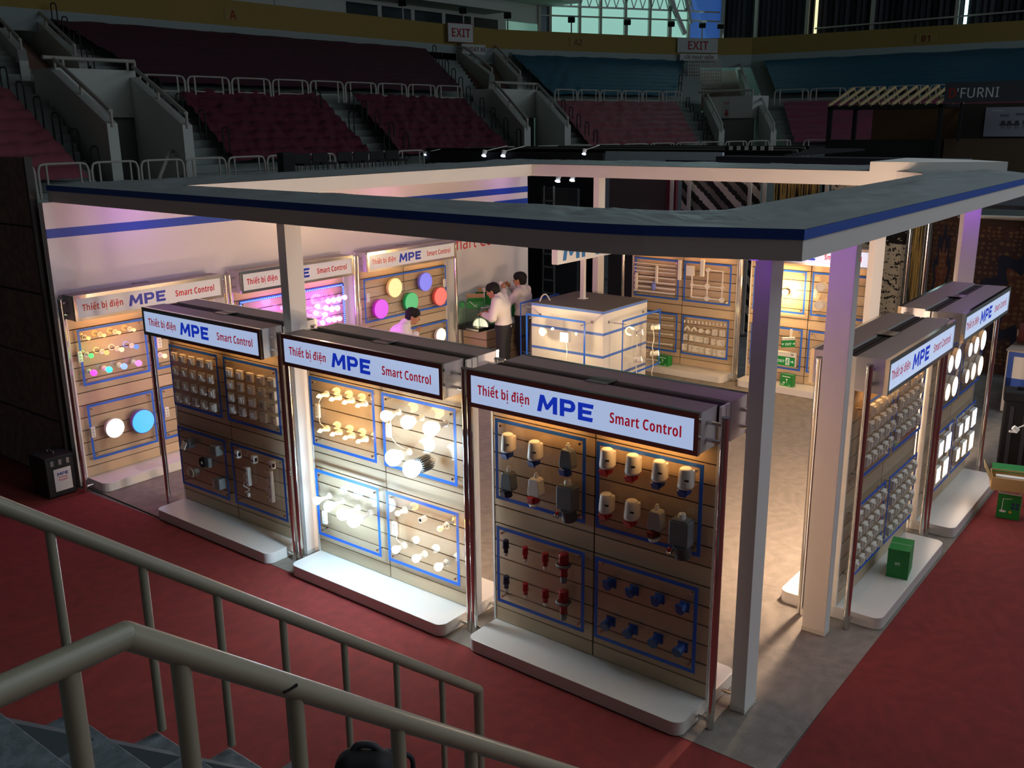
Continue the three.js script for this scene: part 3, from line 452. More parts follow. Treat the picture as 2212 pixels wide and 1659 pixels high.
for (const [m, s, y, l] of [[bellBlue, .26, 1.85, 'white bell shaped wall socket with navy flap, topmost beside the board edge'], [bellBlue, .54, 1.84, 'white bell shaped wall socket with blue flap beside the grey ridged socket'], [rgGreyBlue, .86, 1.85, 'grey ridged wall socket with white gland above the large grey box'], [rgGreyNavy, .25, 1.52, 'grey ridged wall socket with navy barrel below a white bell socket'], [rgWhiteRed, .54, 1.53, 'cream ridged wall socket with red barrel and white ring'], [bigBox, .87, 1.55, 'large grey switched socket box beside the cream ridged socket'],
  [bellRed, 1.24, 1.92, 'white bell shaped wall socket with red flap'], [bellRed, 1.47, 1.92, 'white bell shaped wall socket with red flap'], [bellRed, 1.24, 1.55, 'white bell shaped wall socket with red flap'], [bellRed, 1.47, 1.55, 'white bell shaped wall socket with red flap'], [bellBlue, 1.7, 1.92, 'white bell shaped wall socket with navy flap, right after the red ones'], [bellBlue, 1.92, 1.91, 'white bell shaped wall socket with navy flap at the row end'], [rgGreyRed, 1.68, 1.53, 'pale grey ridged wall socket with dark red barrel'], [bigBox, 1.9, 1.52, 'large grey switched socket box at the row end below a navy flap socket']])
  put('C', m, s, y, .0625, l, 'wall sockets on the plug stand');
// --- loose plugs and connectors
function plug(bodyMat, tailMat, h, r, ring) {
  const t = thing('industrial_plug', 'x', 'plug');
  obj('head', [lathe([[.001, .5 * h], [r * .9, .5 * h], [r, .46 * h], [r, .12 * h], [r * 1.12, .1 * h], [r * 1.12, .02 * h], [r * .8, 0], [r * .72, -.22 * h], [r * .85, -.26 * h], [.001, -.26 * h]], 18).translate(0, 0, r + .012), bx(r * .5, h * .4, .012, 0, .2 * h, r * 2 + .012)], bodyMat, t);
  obj('tail', lathe([[.001, -.24 * h], [r * .7, -.24 * h], [r * .62, -.46 * h], [r * .5, -.5 * h], [.001, -.5 * h]], 16).translate(0, 0, r + .012), tailMat, t);
  for (let i = 0; i < 4; i++) obj('pin', cyl(r * .1, r * .1, .012, Math.cos(i * 1.57) * r * .5, .5 * h + .004, r + .012 + Math.sin(i * 1.57) * r * .5, 0, 0, 0, 8), M.chrome, t);
  if (ring) obj('locking_ring', T(new THREE.TorusGeometry(r * 1.35, r * .25, 8, 24), 0, .12 * h, r + .016, Math.PI / 2), M.plasticGrey, t); return t;
}
const pNavy = plug(M.plasticNavy, M.plasticWhite, .15, .026), pRed = plug(M.plasticRed, M.plasticWhite, .14, .024), pRed2 = plug(std(0xa81f26, .42), M.plasticWhite, .15, .028), pBig = plug(std(0x9a1c20, .4), M.plasticGrey, .27, .042, true);
for (const [y, w] of [[.91, 'upper'], [.57, 'lower']]) [[pNavy, .205, 'navy plug with white tail'], [pRed, .415, 'small red plug with white tail'], [pRed2, .63, 'red plug with wide collar'], [pBig, .83, 'large red plug with grey ring and grey handle']].forEach(([m, s, l]) => put('C', m, s, y, .0625, `${l}, ${w} row of loose plugs`, 'loose plugs on the plug stand'));
function flange(round) {
  const t = thing('panel_socket', 'x', 'socket'); obj('flange', rb(.085, .085, .014, .006, 0, 0, .01), M.plasticBlue, t);
  obj('barrel', cyl(.034, .037, .075, -.004, -.004, .045, Math.PI / 2 + .25), M.plasticBlue, t); obj('lid', round ? cyl(.042, .042, .022, -.008, -.012, .088, Math.PI / 2 + .25) : rb(.06, .05, .025, .008, -.01, .018, .078, .25), round ? std(0x2a568f, .4) : M.plasticBlue, t); return t;
}
const flA = flange(false), flB = flange(true);
for (const s of [1.27, 1.48, 1.71, 1.925]) { put('C', flA, s, .895, .0625, 'blue panel socket with square lid in the upper row of the plug stand', 'blue square lid sockets'); put('C', flB, s, .55, .0625, 'blue panel socket with round grey ring in the lower row of the plug stand', 'blue round ring sockets'); }
// --- switch plates
const plateM = std(0xf0ebe0, .35), plateKinds = [0, 1, 2, 3].map((n) => {
  const t = thing('switch_plate', 'white switch plate', 'switch'); obj('plate', rb(.1, .1, .035, .008, 0, 0, .018), plateM, t); obj('inner_frame', rb(.066, .07, .008, .003, 0, 0, .037), std(0xd9d2c4, .4), t);
  if (n < 3) for (let i = 0; i <= n; i++) obj('rocker', rb(.05 / (n + 1) - .002, .056, .01, .002, -.025 + .05 / (n + 1) * (i + .5), 0, .043, .12), plateM, t);
  else for (const [x, y] of [[-.012, .012], [.012, .012], [0, -.014]]) obj('hole', cyl(.005, .005, .004, x, y, .042, Math.PI / 2, 0, 0, 8), M.black, t);
  return t;
});
let pk = 0; const nextPlate = () => plateKinds[[0, 1, 2, 0, 3, 1, 1, 0, 2, 3, 0, 2, 1, 3][pk++ % 14]];
for (let r = 0; r < 4; r++) for (let c = 0; c < 5; c++) {
  put('A', nextPlate(), .195 + c * .168, 1.93 - r * .1625, .0625, 'square white switch plate on the board beside the long chrome pipe, forty switch stand', 'switch plates on the first board');
  put('A', nextPlate(), 1.23 + c * .18, 1.9 - r * .138, .0625, 'square white switch plate on the upper board beside the bulb stand', 'switch plates on the second board');
  if (c < 5) put('D', nextPlate(), .28 + c * .163 - .0, 1.975 - r * .163, .0625, 'square white switch plate on the upper board beside the lone column', 'switch plates beside the column');
  put('D', nextPlate(), 1.15 + c * .165, 1.99 - r * .163, .0625, 'square white switch plate on the upper board beside the panel lamp stand', 'switch plates beside the panel lamps');
  put('D', nextPlate(), .2 + c * .168, .97 - r * .165, .0625, 'square white switch plate on the lower board above the green box', 'switch plates above the green box');
  put('D', nextPlate(), 1.2 + c * .168, .97 - r * .165, .0625, 'square white switch plate on the lower board near the panel lamp stand base', 'switch plates on the last lower board');
}
// --- devices on the lower boards of the switch stand
const dev = (name, label, cat, k, s, y, build) => { const t = thing(name, label, cat, at(k, s, y, .0625), turnOf(k)); build(t); return t; };
dev('weatherproof_socket', 'grey round weatherproof socket with raised white lid', 'socket', 'A', .34, .92, (t) => { obj('body', cyl(.055, .06, .08, .02, 0, .04, Math.PI / 2), M.plasticGrey, t); obj('lid', rb(.09, .1, .015, .006, -.02, -.02, .095, -.5), M.plasticWhite, t); });
dev('junction_box', 'plain grey square junction box', 'box', 'A', .89, .95, (t) => { obj('body', rb(.12, .12, .08, .01, 0, 0, .04), std(0x8d8f8c, .5), t); obj('lid', rb(.11, .11, .012, .005, 0, 0, .085), std(0x82847f, .5), t); });
dev('round_socket', 'dark round socket with small white centre', 'socket', 'A', .64, .75, (t) => { obj('backplate', rb(.12, .12, .05, .01, .02, 0, .025), std(0x8a8a86, .5), t); obj('face', cyl(.06, .06, .03, -.01, 0, .065, Math.PI / 2), M.rubber, t); obj('centre', bx(.02, .028, .006, -.01, 0, .083), M.plasticWhite, t); });
dev('round_socket', 'beige ring shaped socket', 'socket', 'A', .37, .57, (t) => { obj('body', cyl(.045, .05, .06, .03, 0, .03, Math.PI / 2), std(0x9a948a, .5), t); obj('ring', T(new THREE.TorusGeometry(.052, .01, 8, 24), 0, 0, .07), std(0xc7b9a4, .5), t); });
dev('isolator_box', 'grey isolator box with white faceplate', 'box', 'A', .86, .55, (t) => { obj('body', rb(.1, .13, .09, .01, .04, 0, .045), std(0x8d8f8c, .5), t); obj('faceplate', rb(.1, .1, .03, .008, -.04, -.02, .05), plateM, t); });
const adaptor = thing('power_adaptor', 'x', 'adaptor'); obj('body', rb(.055, .09, .06, .008, 0, 0, .035), M.plasticWhite, adaptor); obj('side_slot', bx(.006, .04, .03, .028, 0, .04), M.black, adaptor); obj('face_mark', bx(.02, .025, .004, 0, -.01, .066), M.black, adaptor);
[.98, .98, .98].forEach((y, i) => put('A', adaptor, [1.28, 1.57, 1.87][i], y, .0625, 'small white plug adaptor in the row above the extension leads', 'adaptors above the extension leads'));
function extension(label, s, y, len) {
  dev('extension_lead', label, 'extension lead', 'A', s, y, (t) => {
    obj('strip', rb(.05, len, .045, .008, 0, 0, .03), M.plasticWhite, t); for (let i = 0; i < 3; i++) obj('outlet', cyl(.014, .014, .006, 0, -len * .3 + i * len * .3, .054, Math.PI / 2, 0, 0, 12), std(0xb8b2a6, .5), t);
    const p = []; for (let i = 0; i <= 26; i++) { const a = i * .75; p.push([-.02 - .035 * (1 + Math.sin(a)), len * .48 - i * .011 - (i > 18 ? .02 : 0), .03 + .012 * Math.cos(a * 1.3)]); } obj('cable', tube(p, .006, 6), M.plasticWhite, t); obj('plug', rb(.035, .05, .03, .008, -.03, len * .48 - .33, .03), M.plasticWhite, t);
  });
}
extension('short white extension lead with coiled cable', 1.43, .75, .22); extension('long white extension lead with hanging coiled cable', 1.82, .72, .36);
// --- bulbs in holders, lying on their backs against the boards
const holderM = std(0xf1ede2, .35);
function bulb(name, r, len, color, k, opt = {}) {
  const t = thing(name, 'x', 'bulb'), g = opt.candle ? lathe([[.001, len + r * 2.6], [r * .45, len + r * 2.1], [r * .95, len + r * 1.1], [r, len + r * .6], [r * .6, len], [.001, len]], 16) : lathe([[.001, len + r * 1.9], [r * .55, len + r * 1.75], [r * .9, len + r * 1.4], [r, len + r * .95], [r * .88, len + r * .5], [r * .55, len + .001], [r * .5, len - .02], [.001, len - .02]], 20);
  obj('holder', [cyl(.021, .026, .05, 0, 0, .025, Math.PI / 2), T(new THREE.CylinderGeometry(.034, .034, .012, 18), 0, 0, .006, Math.PI / 2)], holderM, t);
  const c0 = .05, c1 = len - .01;
  if (opt.fins) { const f = []; for (let i = 0; i < 20; i++) f.push(bx(.004, r * .35, c1 - c0, 0, r * .72, (c0 + c1) / 2).applyMatrix4(new THREE.Matrix4().makeRotationZ(i * .314))); f.push(cyl(r * .6, r * .4, c1 - c0, 0, 0, (c0 + c1) / 2, Math.PI / 2)); obj('heat_sink', f, M.steel, t); }
  else obj('collar', cyl(r * .62, .018, Math.max(.02, c1 - c0), 0, 0, (c0 + c1) / 2 + .002, Math.PI / 2), holderM, t);
  obj('globe', T(g, 0, 0, 0, Math.PI / 2), glow(color, k, opt.dim ? 0x585858 : 0xf4f0e8), t); t.userData.lit = [color, len + r]; return t;
}
function lamp(key, root, s, y, I, label, group) { const o = put(key, root, s, y, .0625, label, group), [c, z] = root.userData.lit; if (I) pt(c, I, at(key, s, y, .0625 + z), .04); return o; }
const candle = bulb('candle_bulb', .021, .085, 0xffc878, 9, { candle: true }), warm = [.054, .066, .073].map((r, i) => bulb('large_bulb', r, .12 + i * .01, 0xffdca0, 5)), cool = bulb('large_bulb', .08, .14, 0xc4e6ff, 7), finned = bulb('finned_bulb', .082, .2, 0xc4e6ff, 7, { fins: true }), cw = [.042, .052, .062, .072].map((r) => bulb('white_bulb', r, .09 + r, 0xbfe6ff, 7)), smallWarm = bulb('amber_bulb', .027, .08, 0xffb84a, 4), smallWhite = bulb('white_bulb', .04, .09, 0xeafaff, 5);
for (let i = 0; i < 4; i++) { lamp('B', candle, .34 + i * .183, 1.915, .1, 'warm candle bulb in a white holder, upper row of the candle board', 'candle bulbs upper row'); lamp('B', candle, .32 + i * .183, 1.555, .1, 'warm candle bulb in a white holder, lower row of the candle board', 'candle bulbs lower row'); }
[1.33, 1.625, 1.92].forEach((s, i) => lamp('B', warm[i], s, 1.91, .3, ['smallest warm white globe bulb above the bright finned lamp', 'middle warm white globe bulb beside the largest one', 'largest warm white globe bulb beside the chrome pipe'][i], 'warm globe bulbs'));
lamp('B', cool, 1.45, 1.545, .9, 'large dazzling cool white globe bulb left of the finned lamp', 'cool lamps'); lamp('B', finned, 1.735, 1.52, .9, 'dazzling cool white lamp with grey finned heat sink', 'cool lamps');
[.28, .48, .705, .885].forEach((s, i) => lamp('B', cw[i], s, [.825, .82, .8, .79][i], .75, ['smallest dazzling white bulb of the row of four', 'second smallest dazzling white bulb of the row of four', 'second largest dazzling white bulb of the row of four', 'largest dazzling white bulb of the row of four'][i], 'row of four white bulbs'));
lamp('B', smallWarm, 1.36, .94, .12, 'small amber bulb near the board edge above white bulbs', 'amber bulbs'); lamp('B', smallWarm, 1.895, .925, .12, 'small amber bulb beside the empty lamp holder', 'amber bulbs');
[1.335, 1.6, 1.88].forEach((s) => lamp('B', smallWhite, s, [.57, .555, .55][Math.round((s - 1.335) / .27)], .3, 'white bulb in the lowest row of the bulb stand', 'lowest row of white bulbs'));
dev('lamp_holder', 'empty white lamp holder between two amber bulbs', 'lamp holder', 'B', 1.61, .92, (t) => { obj('shell', [cyl(.026, .03, .06, 0, 0, .03, Math.PI / 2), T(new THREE.TorusGeometry(.022, .007, 8, 20), 0, 0, .062)], holderM, t); obj('contact', cyl(.016, .016, .004, 0, 0, .0605, Math.PI / 2), M.black, t); });
const strip = thing('socket_strip', 'x', 'power strip'); obj('body', rb(.062, .14, .028, .008, 0, 0, .016), M.plasticWhite, strip); for (const y of [-.04, 0, .04]) obj('outlet', cyl(.011, .011, .004, 0, y, .031, Math.PI / 2, 0, 0, 12), std(0xbfb8aa, .5), strip);
for (const [k, s, y, l] of [['B', .2, 1.72, 'between two rows of candle bulbs'], ['B', 1.2, 1.71, 'beside warm globe bulbs'], ['B', .2, .57, 'below the four white bulbs'], ['B', 1.22, .72, 'between amber and white bulbs'], ['F', .06, 1.72, 'beside the green bulb'], ['F', .1, .72, 'beside the white disc lamp'], ['F', 1.16, 1.7, 'above a lone warm bulb'], ['F', 1.16, .73, 'right of the cyan disc lamp'], ['H', .13, 1.75, 'beside the magenta disc lamp'], ['H', 1.99, 1.75, 'beside the salmon disc lamp'], ['J', 1.18, 1.72, 'beside the round spot lamps']])
  put(k, strip, s, y, .0625, 'small white socket strip ' + l, 'socket strips');
for (const [k, a, b] of [['B', [.3, 1.9], [.22, 1.78]], ['B', [.21, 1.66], [.29, 1.56]], ['B', [1.22, 1.65], [1.42, 1.56]], ['B', [1.22, 1.77], [1.3, 1.88]], ['B', [1.24, .66], [1.3, .58]]]) { const p = at(k, a[0], a[1], .075), q = at(k, b[0], b[1], .075), m = [(p[0] + q[0]) / 2 - .02, (p[1] + q[1]) / 2 - .01, p[2] + .01]; tag(obj('lamp_cable', tube([p, m, q], .004, 6), M.plasticWhite), 'thin white cable joining socket strip and lamp holder', 'cable', 'thin white cables on the bulb stand'); }
// --- coloured bulbs on the wall stand
const fb = {}; for (const [n, c] of Object.entries({ amber: 0xffa63c, green: 0x58ff7a, orange: 0xffc26a, peach: 0xffdcae, blue: 0x4a86ff, magenta: 0xff4ae0, cyan: 0x2fe6e6, sky: 0x8fb4ff, pink: 0xff86e8 })) fb[n] = bulb(n + '_bulb', n === 'amber' ? .022 : ['magenta', 'cyan', 'sky', 'pink'].includes(n) ? .042 : .032, .085, c, n === 'amber' ? 3 : 1.35, { dim: n !== 'amber' });
[['amber', 'amber', 'amber', 'amber'], ['green', 'orange', 'peach', 'blue'], ['magenta', 'cyan', 'sky', 'pink']].forEach((row, r) => row.forEach((n, i) => lamp('F', fb[n], .155 + i * .205, 1.95 - r * .22, n === 'magenta' || n === 'pink' ? .3 : n === 'amber' ? .06 : .1, n === 'amber' ? 'small amber bulb in the top row of coloured bulbs' : `${n} bulb in the rows of coloured bulbs`, 'coloured bulbs on the wall stand')));
lamp('F', fb.peach, 1.16, 1.53, .1, 'lone warm bulb below a socket strip on the wall stand', 'coloured bulbs on the wall stand');
// --- purple grow bulbs and the blue LED strip
const grow = bulb('grow_bulb', .042, .1, 0xff7bff, 3.2);
for (const [s, y] of [[.81, 1.85], [1.6, 1.85], [1.71, 1.85], [1.82, 1.85], [1.94, 1.86], [1.38, 1.8], [1.55, 1.75], [1.66, 1.71], [1.78, 1.71], [1.34, 1.7], [1.52, 1.65], [1.46, 1.53], [1.59, 1.55], [1.7, 1.54], [1.81, 1.54], [.3, 1.8], [.55, 1.7], [1.1, 1.6]]) lamp('G', grow, s, y, 0, 'pink purple grow bulb in the cluster bordered by blue LED strip', 'grow bulbs');
for (const [s, y, I] of [[.6, 1.75, .9], [1.65, 1.83, 1.2], [1.5, 1.68, 1.1], [1.66, 1.54, 1.1]]) pt(0xd050ff, I, at('G', s, y, .24), .1);
{
  const t = thing('led_strip', 'dotted blue LED strip framing the purple bulbs', 'led strip', at('G', 0, 0, .064), turnOf('G')), ledM = glow(0x4f8cff, 3, 0x88aaff), g0 = bx(.016, .016, .008);
  obj('ribbon', [box2(.07, 2.05, 2.02, 2.05, 0, .002), box2(2.02, 2.05, 1.34, 2.05, 0, .002), box2(.07, .1, 1.34, 2.05, 0, .002)], std(0x3a5fd0, .4), t); const ds = [];
  for (let i = 0; i < 56; i++) ds.push(g0.clone().translate(.09 + i * .035, 2.035, .005)); for (let i = 0; i < 20; i++) { ds.push(g0.clone().translate(2.035, 2.0 - i * .034, .005)); ds.push(g0.clone().translate(.085, 2.0 - i * .034, .005)); }
  const o = obj('led', ds, ledM, t); o.userData.kind = 'stuff'; pt(0x4f8cff, .12, at('G', 1.95, 1.75, .12), .1); pt(0x4f8cff, .12, at('G', .6, 1.98, .12), .1);
}
// --- round disc lamps
function disc(name, r, color, k, rim = 0xe8e4da) { const t = thing(name, 'x', 'lamp'); obj('housing', cyl(r, r * .96, .055, 0, 0, .03, Math.PI / 2, 0, 0, 40), std(rim, .4), t); obj('diffuser', cyl(r * .94, r * .94, .006, 0, 0, .06, Math.PI / 2, 0, 0, 40), glow(color, k, 0x707070), t); t.userData.lit = [color, .08]; return t; }
const discLamp = (key, m, s, y, I, label, group) => { put(key, m, s, y, .0625, label, group); const [c] = m.userData.lit, p = at(key, s, y, .135), q = at(key, s, y, 2); areaLight(c, I, .2, .2, p, q); };
discLamp('F', disc('disc_lamp', .13, 0xeaf0ff, 2.4), .38, .71, 2.0, 'round white glowing disc lamp', 'disc lamps'); discLamp('F', disc('disc_lamp', .165, 0x1fc4f4, 1.0, 0x7a5ac0), .78, .7, 1.6, 'large round cyan glowing disc lamp', 'disc lamps');
[[.72, 1.84, 0xfff0a0, .95, 'cream yellow'], [1.47, 1.84, 0x7a7cf8, .85, 'violet blue'], [.38, 1.53, 0xe83cf0, .9, 'magenta'], [1.1, 1.54, 0x08c46e, .8, 'green'], [1.84, 1.53, 0xff6a5c, .85, 'salmon']].forEach(([s, y, c, k, n]) => discLamp('H', disc('disc_lamp', .165, c, k, c), s, y, .9, `round ${n} disc lamp on the wall stand with five discs`, 'disc lamps'));
discLamp('H', disc('ceiling_lamp', .13, 0xffe9b0, 2.6), 1.82, .83, 5, 'warm round lamp below the salmon disc lamp', 'disc lamps');
// --- round and square panel lamps
function panelLamp(r, sq, color) { const t = thing(sq ? 'square_panel_lamp' : 'round_panel_lamp', 'x', 'lamp'); obj('housing', sq ? rb(r * 2, r * 2, .045, .006, 0, 0, .025) : cyl(r, r, .045, 0, 0, .025, Math.PI / 2, 0, 0, 32), M.plasticWhite, t); obj('diffuser', sq ? bx(r * 1.84, r * 1.84, .004, 0, 0, .049) : cyl(r * .92, r * .92, .004, 0, 0, .049, Math.PI / 2, 0, 0, 32), glow(color, 3.2), t); t.userData.lit = [color, .06]; return t; }
[[1.8, .125], [1.46, .105], [1.17, .085], [.62, .12], [.32, .1]].forEach(([s, r], i) => [[1.88, 0xe4ecff, 0, 'cool white', 'top'], [1.56, 0xffdcae, 0, 'warm white', 'second'], [.895, 0xe4ecff, 1, 'cool white', 'third'], [.59, 0xffd6b0, 1, 'warm white', 'lowest']].forEach(([y, c, q, n, row]) => {
  const m = panelLamp(r * (q ? .88 : 1), q, c); put('E', m, s, y, .0625, `${['largest', 'middle sized', 'small', 'big', 'medium'][i]} ${n} ${q ? 'square' : 'round'} panel lamp, ${row} row`, 'panel lamps'); const p = at('E', s, y, .13); areaLight(c, 4.5, r * 1.7, r * 1.7, p, [p[0] + 2, p[1], p[2]]);
}));
// ---------------------------------------------------------------- white fittings on the trunking stand
const fit = std(0xf1ece0, .45);
[1.955, 1.885, 1.815, 1.71, 1.62, 1.525, 1.44].forEach((y, i) => dev('trunking_length', `long white trunking length, ${['first', 'second', 'third', 'fourth', 'fifth', 'sixth', 'lowest'][i]} from the top of its board`, 'trunking', 'I', .5, y, (t) => { obj('channel', rb(.86, .018 + i * .003, .02 + i * .002, .004, 0, 0, .013), fit, t); obj('lid', bx(.85, .012, .003, 0, 0, .025 + i * .001), fit, t); }));
[[.57, 1.78, .045, .32, 'short upright trunking piece standing before the long trunking'], [.14, 1.62, .05, .3, 'short upright trunking piece at the end of the long trunking'], [1.04, 1.9, .065, .36, 'upright white trunking piece between the two upper boards'], [1.49, 1.97, .08, .3, 'wide upright trunking piece above the pipe grid']].forEach(([s, y, w, h, l]) => dev('trunking_sample', l, 'trunking', 'I', s, y, (t) => { obj('channel', rb(w, h, .04, .005, 0, 0, .05), fit, t); obj('lid', bx(w * .7, h, .006, 0, 0, .072), fit, t); }));
dev('plastic_bag', 'small blue plastic bag hanging before the long trunking', 'bag', 'I', .5, 1.57, (t) => { obj('bag', T(new THREE.SphereGeometry(.06, 16, 10), 0, -.02, .05).applyMatrix4(new THREE.Matrix4().makeScale(.8, 1.3, .6)), std(0x8090e8, .3), t); obj('knot', sph(.018, 0, .07, .03, 8), std(0x8090e8, .3), t); });
dev('pipe_grid', 'grid of white conduit pipes with round junction boxes', 'pipes', 'I', 1.58, 1.66, (t) => {
  for (const [x, a, b] of [[-.3, -.23, .2], [.01, -.23, .28], [.3, -.23, .28]]) obj('pipe', rod([x, a, .03], [x, b, .03], .014), fit, t);
  for (const [y, a, b] of [[-.01, -.3, .3], [-.23, -.3, .3], [.28, .01, .3]]) obj('pipe', rod([a, y, .03], [b, y, .03], .014), fit, t);
  for (const [x, y, r] of [[.01, -.01, .05], [.3, -.23, .048], [.01, -.23, .045], [.3, -.01, .03], [-.3, -.01, .028], [.01, .28, .04]]) obj('junction', cyl(r, r, .035, x, y, .025, Math.PI / 2, 0, 0, 16), fit, t);
  obj('box', rb(.15, .18, .07, .008, -.33, .24, .04), fit, t);
});
[.97, .825, .655, .465].forEach((y, i) => dev('conduit_pipe', `straight white conduit pipe, ${['top', 'second', 'third', 'lowest'][i]} on the lower board behind the counter`, 'pipe', 'I', .55, y, (t) => { obj('pipe', rod([-.4, 0, .02], [.36, .02, .02], .008 + i * .003), fit, t); obj('end_collar', rod([.33, .019, .02], [.37, .021, .02], .014 + i * .003), fit, t); }));
{
  const kinds = [() => { const t = thing('pipe_coupling', 'x', 'fitting'); obj('sleeve', cyl(.014, .014, .05, 0, 0, .02, 0, 0, 0, 12), fit, t); obj('rim', cyl(.017, .017, .01, 0, .022, .02, 0, 0, 0, 12), fit, t); return t; }, () => { const t = thing('pipe_elbow', 'x', 'fitting'); obj('bend', tube([[-.05, -.03, .02], [-.03, .02, .02], [.02, .025, .02], [.045, -.02, .02]], .018, 10), fit, t); obj('tee', cyl(.016, .016, .05, 0, .03, .02), fit, t); return t; }, () => { const t = thing('junction_box', 'x', 'fitting'); obj('round_box', cyl(.04, .042, .04, 0, 0, .025, Math.PI / 2, 0, 0, 18), fit, t); for (const [x, y] of [[.045, 0], [-.045, 0]]) obj('spout', rod([x * .7, y, .025], [x * 1.3, y, .025], .013), fit, t); return t; }, () => { const t = thing('mounting_box', 'x', 'fitting'); obj('shell', [bx(.09, .11, .006, 0, 0, .006), bx(.006, .11, .05, -.043, 0, .03), bx(.006, .11, .05, .043, 0, .03), bx(.09, .006, .05, 0, .053, .03), bx(.09, .006, .05, 0, -.053, .03)], fit, t); obj('knockout', cyl(.012, .012, .004, 0, 0, .011, Math.PI / 2), std(0xcfc6b4, .5), t); return t; }].map((f) => f());
  for (let i = 0; i < 12; i++) put('I', kinds[0], 1.16 + i * .073, .965 + i * .002, .0625, 'tiny white pipe coupling in the top row of fittings', 'pipe couplings');
  for (let i = 0; i < 6; i++) put('I', i < 2 ? kinds[1] : i < 4 ? kinds[2] : kinds[3], 1.22 + i * .14, .83, .0625, ['white pipe elbow at the start of the second fitting row', 'white pipe tee beside the elbow', 'round white junction box beside the pipe tee', 'round white junction box beside a square box', 'square white mounting box beside the round junction box', 'large square mounting box ending the second fitting row'][i], 'pipe fittings');
  for (let i = 0; i < 6; i++) { const o = put('I', kinds[3], 1.2 + i * .14, .675 - i * .004, .0625, 'open white mounting box in the third row of fittings', 'mounting boxes third row'); o.scale.set([.8, 1.3, 1.6, .8, .9, 1.5][i], 1, 1); }
  for (let i = 0; i < 7; i++) { const o = put('I', kinds[3], 1.19 + i * .122, .487 - i * .004, .0625, 'open white mounting box in the lowest row of fittings', 'mounting boxes lowest row'); o.scale.set([1, .8, 1.6, .8, 1.3, .8, 1.5][i], 1.1, 1); }
}
// ---------------------------------------------------------------- emergency lamps
dev('flood_lamp', 'dazzling warm flood lamp on the emergency light stand', 'lamp', 'J', .67, 1.69, (t) => { obj('housing', cyl(.05, .04, .06, 0, 0, .03, Math.PI / 2), M.plasticWhite, t); obj('lens', cyl(.046, .046, .008, 0, 0, .066, Math.PI / 2), glow(0xffdc9a, 14), t); });
pt(0xffd596, 3.5, at('J', .67, 1.69, .26), .06);
const spotTube = thing('tube_spot', 'x', 'lamp'); obj('barrel', cyl(.075, .075, .16, 0, 0, .1, Math.PI / 2, 0, 0, 28), M.plasticWhite, spotTube); obj('reflector', lathe([[.066, .0], [.05, -.02], [.025, -.035], [.001, -.036]], 24).applyMatrix4(new THREE.Matrix4().makeRotationX(Math.PI / 2)).translate(0, 0, .184), M.chrome, spotTube); obj('chip', cyl(.024, .024, .004, 0, 0, .15, Math.PI / 2), glow(0xfff0c8, 4), spotTube);
for (const [s, y] of [[1.8, 1.85], [1.8, 1.55], [1.3, 1.85], [1.3, 1.55]]) put('J', spotTube, s, y, .0625, 'white cylinder spot lamp on the emergency light stand', 'cylinder spots');
const exitTex = (two) => canvasTex(256, two ? 112 : 128, (g, w, h) => {
  g.fillStyle = '#128a3c'; g.fillRect(0, 0, w, h); g.fillStyle = '#f4fff6'; g.font = 'bold 62px sans-serif'; g.textBaseline = 'middle';
  const arrow = (x, d) => { g.beginPath(); g.moveTo(x, h / 2 - 6); g.lineTo(x + d * 22, h / 2 - 6); g.lineTo(x + d * 22, h / 2 - 22); g.lineTo(x + d * 46, h / 2); g.lineTo(x + d * 22, h / 2 + 22); g.lineTo(x + d * 22, h / 2 + 6); g.lineTo(x, h / 2 + 6); g.fill(); };
  if (two) { g.textAlign = 'center'; g.font = 'bold 56px sans-serif'; g.fillText('EXIT', w / 2, h / 2 + 4); arrow(46, -1); arrow(w - 46, 1); } else {
    g.textAlign = 'left'; g.font = 'bold 50px sans-serif'; g.fillText('EXIT', 8, h / 2 + 4); g.fillRect(128, 14, 54, 100); g.fillStyle = '#128a3c'; g.beginPath(); g.arc(160, 36, 9, 0, 7); g.fill(); g.lineWidth = 9; g.strokeStyle = '#128a3c'; g.beginPath(); g.moveTo(156, 46); g.lineTo(150, 74); g.lineTo(164, 88); g.lineTo(158, 108); g.moveTo(150, 74); g.lineTo(136, 96); g.moveTo(154, 54); g.lineTo(138, 66); g.moveTo(154, 52); g.lineTo(172, 64); g.stroke(); g.fillStyle = '#f4fff6'; arrow(196, 1);
  }
});
dev('exit_light', 'green double arrow EXIT light hanging at an angle', 'exit light', 'J', .68, .86, (t) => { t.rotation.y = .75; const m = new THREE.MeshStandardMaterial({ map: exitTex(true), roughness: .4, emissive: 0xffffff, emissiveMap: exitTex(true), emissiveIntensity: .12 }); obj('sign_blade', rb(.24, .12, .012, .004, .02, -.04, .15), M.green, t); obj('sign_print', T(new THREE.PlaneGeometry(.235, .115), .02, -.04, .158), m, t); obj('cap', rb(.22, .05, .05, .008, .02, .05, .15), M.plasticWhite, t); obj('bracket', rb(.03, .14, .05, .006, .08, .13, .1), M.plasticWhite, t); });
dev('exit_light', 'green EXIT light with running figure and arrow in white case', 'exit light', 'J', .76, .53, (t) => { const x = exitTex(false); obj('case', rb(.34, .25, .06, .01, 0, .01, .035), M.plasticWhite, t); obj('sign_print', T(new THREE.PlaneGeometry(.325, .16), 0, -.025, .067), new THREE.MeshStandardMaterial({ map: x, roughness: .4, emissive: 0xffffff, emissiveMap: x, emissiveIntensity: .12 }), t); obj('test_button', bx(.05, .014, .006, .11, .1, .066), M.black, t); });
